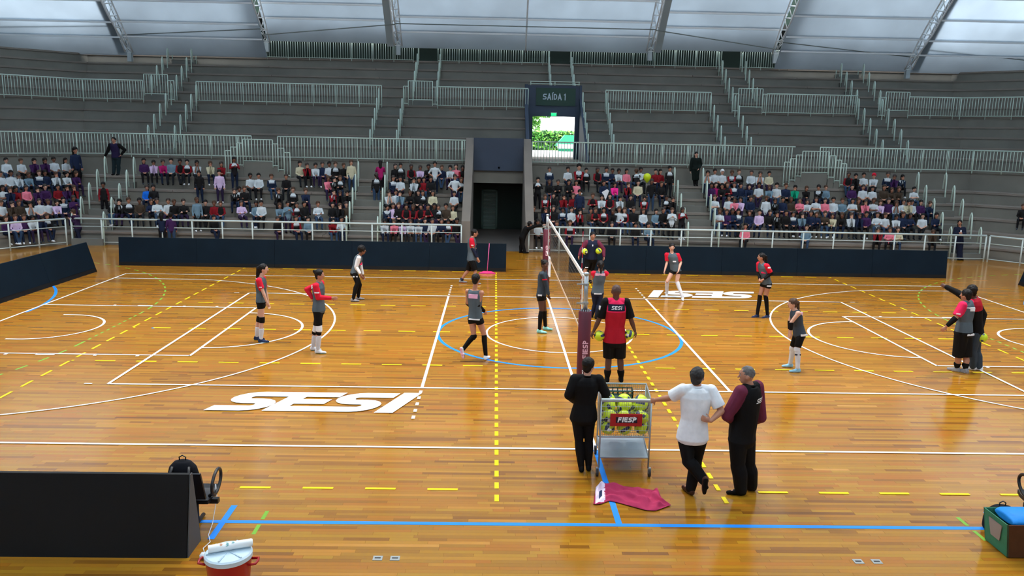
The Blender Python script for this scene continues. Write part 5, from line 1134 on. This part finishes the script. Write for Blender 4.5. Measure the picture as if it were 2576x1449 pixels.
# green and brown box with blue cushion at the right edge
x0, x1, y0, y1, H = 4.5, 5.35, -10.78, -10.3, .44
BX = thing('gear_box', 'open box with green side and brown front at the right edge of the picture', 'box', ((x0+x1)/2, (y0+y1)/2, 0))
GB = FAB('box_green', (60, 130, 100), .6); BB = FAB('box_brown', (88, 54, 34), .6)
def pan(P, n_, name, m_):
    n_ = Vector(n_)*.012; g = G(); P = [Vector(p) for p in P]; g.hexa(P+[p+n_ for p in P]); return g.build(name, m_, BX)
pan([(x0+.03, y0+.03, .014), (x0+.03, y1, .014), (x0-.04, y1, H), (x0-.04, y0, H)], (1, 0, 0), 'side_panel', GB); pan([(x1, y0+.03, .014), (x1, y1, .014), (x1, y1, H), (x1, y0, H)], (-1, 0, 0), 'side_panel', GB)
pan([(x0+.03, y0+.03, .014), (x1, y0+.03, .014), (x1, y0, H), (x0-.04, y0, H)], (0, 1, 0), 'front_panel', BB); pan([(x0+.03, y1, .014), (x1, y1, .014), (x1, y1, H), (x0-.04, y1, H)], (0, -1, 0), 'back_panel', GB)
g = G(); g.box(x0+.03, x1, y0+.03, y1, .014, .03); g.build('bottom_panel', BB, BX)
B = Body(); R1 = Vector((0, 1, 0)); F1 = Vector((0, 0, 1)); B.loft([(Vector((x0+.06, (y0+y1)/2, .43)), R1, F1, .19, .045), (Vector((x0+.12, (y0+y1)/2, .44)), R1, F1, .21, .075), (Vector((x1-.08, (y0+y1)/2, .44)), R1, F1, .21, .075)]); o = B.melt('cushion', .014, [FAB('cushion_blue', (40, 140, 224), .5)], None, (5.0, -10.5, .42)); props(o, 'bright blue cushion lying in the open green and brown box', 'cushion')
g = G(); P = [(4.462, -10.68, .38), (4.462, -10.42, .38), (4.495, -10.45, .16), (4.495, -10.62, .16)]; g.add([(p[0]-.004, p[1], p[2]) for p in P]+[(p[0]+.004, p[1], p[2]) for p in P], [(3, 2, 1, 0), (4, 5, 6, 7)]); g.build('sticker', mat('sticker_grey', (150, 140, 134), .5), BX)
# floor sockets
for i, (x, y) in enumerate([(-2.94, -10.86), (-2.74, -10.86), (2.69, -10.85), (2.91, -10.85)]):
    t = thing('floor_socket', ['steel floor socket plate left of centre, outer one of the pair', 'steel floor socket plate left of centre, inner one of the pair', 'steel floor socket plate right of centre, inner one of the pair', 'steel floor socket plate right of centre, outer one of the pair'][i], 'socket', (x, y, 0), 'floor sockets')
    g = G(); g.box(x-.055, x+.055, y-.05, y+.05, -.02, .006); g.build('plate', mat('socket_steel', (168, 172, 170), .4, .5), t)
    g = G(); g.box(x-.035, x+.035, y-.01, y+.012, .006, .009); g.build('slot', FRM, t)
# pink floor squeegee
a = atZ(1204, 688); b = atZ(1247, 689); MC = lerp(a, b, .5)
MP = thing('floor_mop', 'pink floor squeegee leaning against the far board beside the walking man', 'mop', (MC.x, MC.y, 0)); HP_ = mat('hot_pink', (236, 40, 130), .4)
g = G(); g.hexa([(a.x, MC.y-.06, .014), (b.x, MC.y-.06, .014), (b.x, MC.y+.06, .014), (a.x, MC.y+.06, .014), (a.x+.16, MC.y-.03, .09), (b.x-.16, MC.y-.03, .09), (b.x-.16, MC.y+.03, .09), (a.x+.16, MC.y+.03, .09)]); g.build('head', HP_, MP)
t_ = atY(1231, 612, MC.y+.35); g = G(); g.tube([(MC.x, MC.y, .08), t_], .014, 8); g.build('handle', mat('pink_handle', (226, 90, 150), .4), MP, True)
# seat joints on the tunnel parapet: small grey camera box
cc_ = atY(1255, 422, 18.6); g = G(); g.box(cc_.x-.05, cc_.x+.05, 18.5, 18.62, cc_.z-.04, cc_.z+.04); g.tube([(cc_.x+.1, 18.52, cc_.z), (cc_.x+.1, 18.62, cc_.z)], .03, 8); o = g.build('wall_sensor', DGY, None, loc=tuple(cc_)); props(o, 'tiny grey sensor box on the lower edge of the blue tunnel parapet', 'sensor')
# ------------------------------------------------------------------ spectators: a few bodies, each copied with its own clothes
def kid_mesh(name, kind, vox=.017):
    B = Body(); F = Vector((0, -1, 0)); Rt = Vector((-1, 0, 0)); s = .8
    if kind in ('lap', 'cross', 'lean', 'side', 'chin'):
        pc = Vector((0, .13, .085)); ly = {'lean': -.14, 'chin': -.16}.get(kind, -.02); nk = Vector((0, .13+ly, .46 if ly > -.1 else .42))
        kn = {1: Vector((-.1, -.2, .08)), -1: Vector((.1, -.2, .08))}; an = {1: Vector((-.09, -.22, -.27)), -1: Vector((.1, -.25, -.27))}
        if kind == 'side': an = {1: Vector((-.02, -.24, -.26)), -1: Vector((.03, -.2, -.27))}; kn[1].x = -.07
    else:
        pc = Vector((0, 0, .66)); nk = Vector((0, 0, 1.06)); kn = {1: Vector((-.085, -.01, .36)), -1: Vector((.085, -.01, .36))}; an = {1: Vector((-.09, .01, .065)), -1: Vector((.09, .01, .065))}
    up = (nk-pc).normalized(); hd = nk+up*.05+Vector((0, -.015, .105))
    L = (nk-pc).length; Ft = (F-up*F.dot(up)).normalized()
    R = [(pc+up*(t*L), Rt, Ft, rx, ry) for t, rx, ry in ((-.15, .11, .085), (0, .13, .1), (.3, .118, .092), (.6, .128, .09), (.7, .134, .09), (.84, .13, .082), (.97, .06, .055))]
    B.loft(R, [1, 1, 1, 1, 3, 2])
    B.ball(hd+UPZ*.008, .088, (.84, .95, 1.08), 0, Rt, F); B.ball(hd+F*.02-UPZ*.045, .054, (.9, 1, 1), 0, Rt, F); B.cone(hd+F*.078, hd+F*.092-UPZ*.02, .008, .012, 0, n=6); B.cone(nk-up*.01, hd-UPZ*.04, .04, .04, 0)
    for q in (1, -1):
        sh = nk+Rt*.132*q-up*.045
        if kind in ('lap', 'side'): el = sh+Rt*.04*q+F*.05-UPZ*.2; wr = Vector((-q*.05, pc.y-.2, .14))
        elif kind == 'cross': el = sh+Rt*.05*q+F*.1-UPZ*.16; wr = nk+F*.17-UPZ*(.2 if q > 0 else .23)-Rt*.06*q
        elif kind == 'lean': el = kn[q]+Vector((0, .08, .07)); wr = Vector((-q*.03, -.2, .17))
        elif kind == 'chin': el = kn[q]+Vector((0, .06, .07)); wr = hd+F*.06-UPZ*.11+Rt*.03*q
        elif kind == 'stand': el = sh+Rt*.045*q-UPZ*.2; wr = el+F*.05-UPZ*.19
        elif kind == 'akimbo': el = sh+Rt*.12*q-UPZ*.17; wr = pc+Rt*.12*q+UPZ*.08+F*.06
        elif kind == 'clap': el = sh+Rt*.05*q+F*.08-UPZ*.15; wr = nk+F*.22-UPZ*.1+Rt*.03*q
        B.ball(sh, .047, lab=4); B.cone(nk-up*.03, sh, .042, .045, 2); B.cone(sh, el, .043, .035, 4); B.cone(el, wr, .033, .024, 5)
        d = (wr-el).normalized(); B.ball(wr+d*.03, .034, lab=0)
        for k in (-1, 0, 1): B.cone(wr+d*.04+Rt*.014*k, wr+d*.085+Rt*.018*k, .011, .009, 0, n=6)
        hp = pc+Rt*.07*q-UPZ*.01; B.cone(hp, kn[q], .078, .052, 6); B.cone(kn[q], an[q], .05, .037, 6)
        B.cone(an[q]-UPZ*.02+Vector((0, .02, 0)), an[q]+F*.12-UPZ*.03, .036, .03, 7)
    o = B.melt(name, vox, [WHT]*9, None, (0, 0, 0), 2)
    bm = bmesh.new(); bm.from_mesh(o.data)
    for q in (1, -1):
        for x, z, r in ((.028, .0, .011), (.028, .022, .008)):
            c = hd+Rt*x*q+F*(.083 if z < .01 else .08)+UPZ*z; n0 = len(bm.faces)
            r_ = bmesh.ops.create_icosphere(bm, subdivisions=1, radius=r, matrix=Matrix.Translation(c))
            for v in r_['verts']:
                for f in v.link_faces: f.material_index = 8
    bm.to_mesh(o.data); bm.free(); me = o.data; me.name = name; bpy.data.objects.remove(o); return me, hd
def hair_mesh(name, st, hd):
    B = Body(); F = Vector((0, -1, 0)); Rt = Vector((-1, 0, 0))
    B.ball(hd-F*.014+UPZ*.036, .094, (.95, 1, 1.0), 0, Rt, F); B.ball(hd-F*.05-UPZ*.015, .062, (.95, .7, 1.1), 0, Rt, F)
    if st == 'long': B.cone(hd-F*.05, hd-F*.075-UPZ*.17, .075, .055)
    if st == 'pony': B.cone(hd-F*.1+UPZ*.02, hd-F*.12-UPZ*.14, .034, .02)
    if st == 'cap': B.loft([(hd+UPZ*.05+F*.07, Rt, F, .06, .07), (hd+UPZ*.062+F*.07, Rt, F, .06, .07)])
    o = B.melt(name, .018, [HAIR['black']], None, (0, 0, 0), 2); me = o.data; bpy.data.objects.remove(o); return me
KID = {}
for kd in ('lap', 'cross', 'lean', 'side', 'chin', 'stand', 'akimbo', 'clap'):
    me, hd = kid_mesh('spectator', kd); KID[kd] = (me, {h: hair_mesh('hair', h, hd) for h in ('short', 'long', 'pony', 'cap')})
def fm(n, c): return FAB('kid_'+n, c)
KC = {'W': ('white shirt', (204, 214, 220)), 'N': ('navy jacket', (30, 42, 70)), 'K': ('black jacket', (28, 28, 30)), 'R': ('red sweater', (134, 24, 34)), 'P': ('purple jacket', (66, 36, 84)), 'I': ('pink top', (236, 130, 150)),
      'G': ('grey-blue top', (112, 140, 158)), 'B': ('brown jacket', (70, 58, 48)), 'T': ('teal top', (20, 170, 130)), 'U': ('bright blue top', (24, 110, 220)), 'C': ('cream top', (206, 200, 170)), 'M': ('magenta top', (170, 30, 100)),
      'L': ('lavender top', (214, 190, 226)), 'V': ('hot pink sweater', (250, 50, 150)), 'J': ('black jacket with red shoulders', (30, 28, 32)), 'H': ('navy jacket with white shoulders', (26, 40, 64))}
PANTS = [fm('pant_black', (24, 24, 28)), fm('pant_navy', (24, 36, 60)), fm('pant_plum', (44, 32, 62)), fm('pant_jeans', (50, 72, 100)), fm('pant_dark', (30, 34, 40))]
HS = [HAIR['black'], HAIR['black'], mat('hair_darkbrown', (44, 30, 24), .5), HAIR['brown']]
KSK = [SKIN['tan'], SKIN['brown'], SKIN['light'], SKIN['tan']]
RND = random.Random(21)
def px_of(p):
    d = Vector(p)-CAM; z = d.dot(_f); return 1288+FPX*d.dot(_r)/z, 724.5-FPX*d.dot(_u)/z
GRP = 'spectators sitting on the grandstand'
def spectator(u, row, code, wing, where, nth, flags=''):
    y, z = T1[row-1]; stand = 's' in flags
    if stand: y2 = y-.3; z = T1[row-2][1] if row > 1 else 0
    else: y2 = y+.0
    if wing:
        lo, hi = 0, 12
        for _ in range(40):
            m = (lo+hi)/2; q = wing_pt(wing, y2, m); uu = px_of((q[0], q[1], z+.4))[0]
            if (uu > u) == (wing < 0): lo = m
            else: hi = m
        q = wing_pt(wing, y2, (lo+hi)/2); x, yy = q; rz = R_(45)*(-wing)
    else: x = atY(u, 500-(row-3)*30, y2).x; yy = y2; rz = 0
    kd = RND.choice(['stand', 'stand', 'akimbo', 'clap']) if stand else RND.choice(['lap', 'lap', 'cross', 'lean', 'side', 'chin'])
    if 'j' in flags: kd = 'stand'
    me, hs = KID[kd]; o = bpy.data.objects.new('spectator', me); link(o); sc = RND.uniform(1.02, 1.14)*(1.22 if 'a' in flags else 1)
    o.location = (x, yy+(0 if stand else -.0), z); o.scale = (sc, sc, sc); o.rotation_euler.z = rz+RND.uniform(-.25, .25)+(math.pi if 'b' in flags else 0)+(.35 if x < -6 else -.3 if x > 8 else 0)*(0 if wing else 1)
    nm, c = KC[code]; top = fm(code, c); sk = RND.choice(KSK); pn = RND.choice(PANTS); sl = top; fa = top; yk = top; st = top
    if code in 'W': fa = sk if RND.random() < .7 else top
    if code == 'J': yk = sl = fa = fm('R', KC['R'][1]); st = fm('W', KC['W'][1])
    if code == 'R' and RND.random() < .6: top = st = fm('K', KC['K'][1])
    if code == 'H': yk = st = fm('W', KC['W'][1])
    if code == 'K' and RND.random() < .3: st = fm('W', KC['W'][1])
    for i, m in enumerate([sk, top, yk, st, sl, fa, pn, RND.choice([BLK, WHT, DGY, BLK]), DKF]): o.material_slots[i].link = 'OBJECT'; o.material_slots[i].material = m
    ht = 'cap' if 'c' in flags else 'long' if (code in 'ILMVPC' and RND.random() < .7) or RND.random() < .25 else RND.choice(['short', 'short', 'short', 'pony'])
    h = bpy.data.objects.new('hair' if ht != 'cap' else 'cap', hs[ht]); link(h, o); h.material_slots[0].link = 'OBJECT'; h.material_slots[0].material = RND.choice(HS) if ht != 'cap' else (WHT if code == 'W' and 'r' not in flags else RED)
    rown = ['first', 'second', 'third', 'fourth', 'top'][row-1]
    verb = 'standing ' if stand else ''
    props(o, f'{verb}spectator in {nm.split(" with")[0]}, {ORD[nth]} along the {rown} row {where}', 'spectator', GRP); return o
CROWD = {
 ('A', 5): '18W 57W 86P 113P 138W 169W 211W 238Nas', ('A', 4): '4W 30W 47W 72G 100H 117N 140W 168W 224P', ('A', 3): '11W 26N 40R 70I 94P 116P 148R 168P 186R',
 ('A', 2): '8W 30B 51B 75W 101W 125W 143L 162H 222Ps', ('A', 1): '20P 41L 62P 82W 106N 122K',
 ('B', 5): '364P 388L 411M 431G 454R 471J 496W 530C 558R 590Js 757C 772R 794W 812N 829W 845K 867K 884Cs', ('B', 4): '502Ks 553Ls 632W 651W 685H 826I 840K 856K 720K',
 ('B', 3): '370U 386K 591K 604K 617K 700K 737K 769N 838J 856K 874K 262Rs', ('B', 2): '283K 303K 326K 352B 382N 397W 423W 440K 463K 496Gs 517K 538R 555R 609L 644G 657W 704G 724Gs 747J 768K 801W 837K 855K 871B',
 ('B', 1): '407Nsb 430Psb 747J 776G 837R 860W 540K 700K',
 ('C', 5): '957Msb 996K 1008Ks 1035R 1057L 1077K 1094Ws 1111N 1133W 1146I 1164R', ('C', 4): '947Ksb 992H 1006W 1042W 1054K 1066R 1084K 1144Ws 1160K', ('C', 3): '977W 996W 1008G 1030K 1051K 1063K 1089C 1142W',
 ('C', 2): '973H 989L 1003K 1022R 1040R 1057R 1077R 1091K 1103K 1121B 1138C', ('C', 1): '967W 992I 1013L 1032W 1053W 1070N 1087W 1110N 1127J 1150K',
 ('D', 5): '1382H 1429W 1456Ja 1475K 1505R 1526H 1540N 1556W 1578I 1601Kb 1613W 1649R 1663R 1684Ks', ('D', 4): '1353Ks 1382K 1403K 1432K 1449I 1546V 1579R 1605C 1639Ks 1665K 1520N',
 ('D', 3): '1372J 1392K 1417R 1442R 1458Ns 1491R 1514W 1534R 1559W 1587K 1621J 1678K 1692K', ('D', 2): '1342K 1372N 1392K 1416H 1439W 1458J 1488B 1500R 1519J 1542K 1558W 1572J 1595K 1620W 1652G 1672K 1691Ws 1717Js',
 ('D', 1): '1354W 1400K 1434J 1540K 1600K 1634G',
 ('E', 5): '1781W 1799W 1818Wc 1841J 1860K 1889W 1912W 1936C 2135R 2153K 2174W 2199Wcr 2234H 2251P 2270H', ('E', 4): '1789P 1802M 1817K 1830R 1846H 1865N 1885N 1909W 1936G 1954W 1979N 2001T 2029K 2060K 2079G 2145P 2173W 2196W 2226B 2244B 2262B 2303W',
 ('E', 3): '1798W 1833W 1848I 1863L 1890N 1928Ws 1950K 1970N 1992B 2012I 2032W 2053W 2077I 2097W 2121G 2146W 2163B 2178I 2199W 2216L 2237P 2256W 2276W 2287C 2298W 2320P 2341N',
 ('E', 2): '1810W 1828P 1844N 1858H 1885N 1910L 1939K 1955K 1980K 1998H 2019G 2040N 2055N 2077B 2096C 2120K 2142W 2163N 2181P 2209W 2231W 2257W 2276N 2294N 2323W 2360N',
 ('E', 1): '1875I 2030G 2212R 2241I 2262C 2350B'}
WH = {'A': 'on the angled wing', 'B': 'between first and second aisles', 'C': 'between second aisle and tunnel', 'D': 'between tunnel and third aisle', 'E': 'beyond the third aisle'}
ORD += ['twenty-first', 'twenty-second', 'twenty-third', 'twenty-fourth', 'twenty-fifth', 'twenty-sixth', 'twenty-seventh', 'twenty-eighth', 'twenty-ninth']
for (bl, rw), txt in CROWD.items():
    L = []
    for w in txt.split():
        i = 0
        while w[i].isdigit(): i += 1
        L.append((int(w[:i]), w[i], w[i+1:]))
    L.sort()
    for n_, (u, c, fl_) in enumerate(L): spectator(u, rw, c, -1 if bl == 'A' else 0, WH[bl], n_, fl_)
_k = spectator(2572, 3, 'K', 1, 'on the far angled wing', 0, '')
_k['label'] = 'lone spectator in dark clothes at the right edge, sitting on the far wing'
# balloon and kite-shaped poster in the crowd
p = atY(1628, 447, 16.95); t = thing('balloon', 'yellow-green balloon held up in the crowd beside the third aisle', 'balloon', p)
g = G(); g.lathe([(.012, -.24), (.03, -.21), (.1, -.14), (.165, -.02), (.175, .06), (.14, .14), (.07, .19), (.01, .2)], 20, p); g.build('balloon_skin', mat('balloon_lime', (214, 236, 30), .3, emit=None), t, True)
g = G(); g.tube([p-UPZ*.24, p-UPZ*.45], .004, 5); g.build('string', WHITE, t)
p = atY(1523, 487, 16.05); g = G(); q = [(-.16, .06), (.07, .2), (.16, .12), (.02, -.28)]; g.add([p+Vector((a, -.0, b)) for a, b in q]+[p+Vector((a, .012, b)) for a, b in q], [(3, 2, 1, 0), (4, 5, 6, 7), (0, 1, 5, 4), (1, 2, 6, 5), (2, 3, 7, 6), (3, 0, 4, 7)])
o = g.build('paper_sheet', WHT, None, loc=tuple(p)); props(o, 'white kite-shaped paper sheet held by a spectator beyond the tunnel', 'paper')
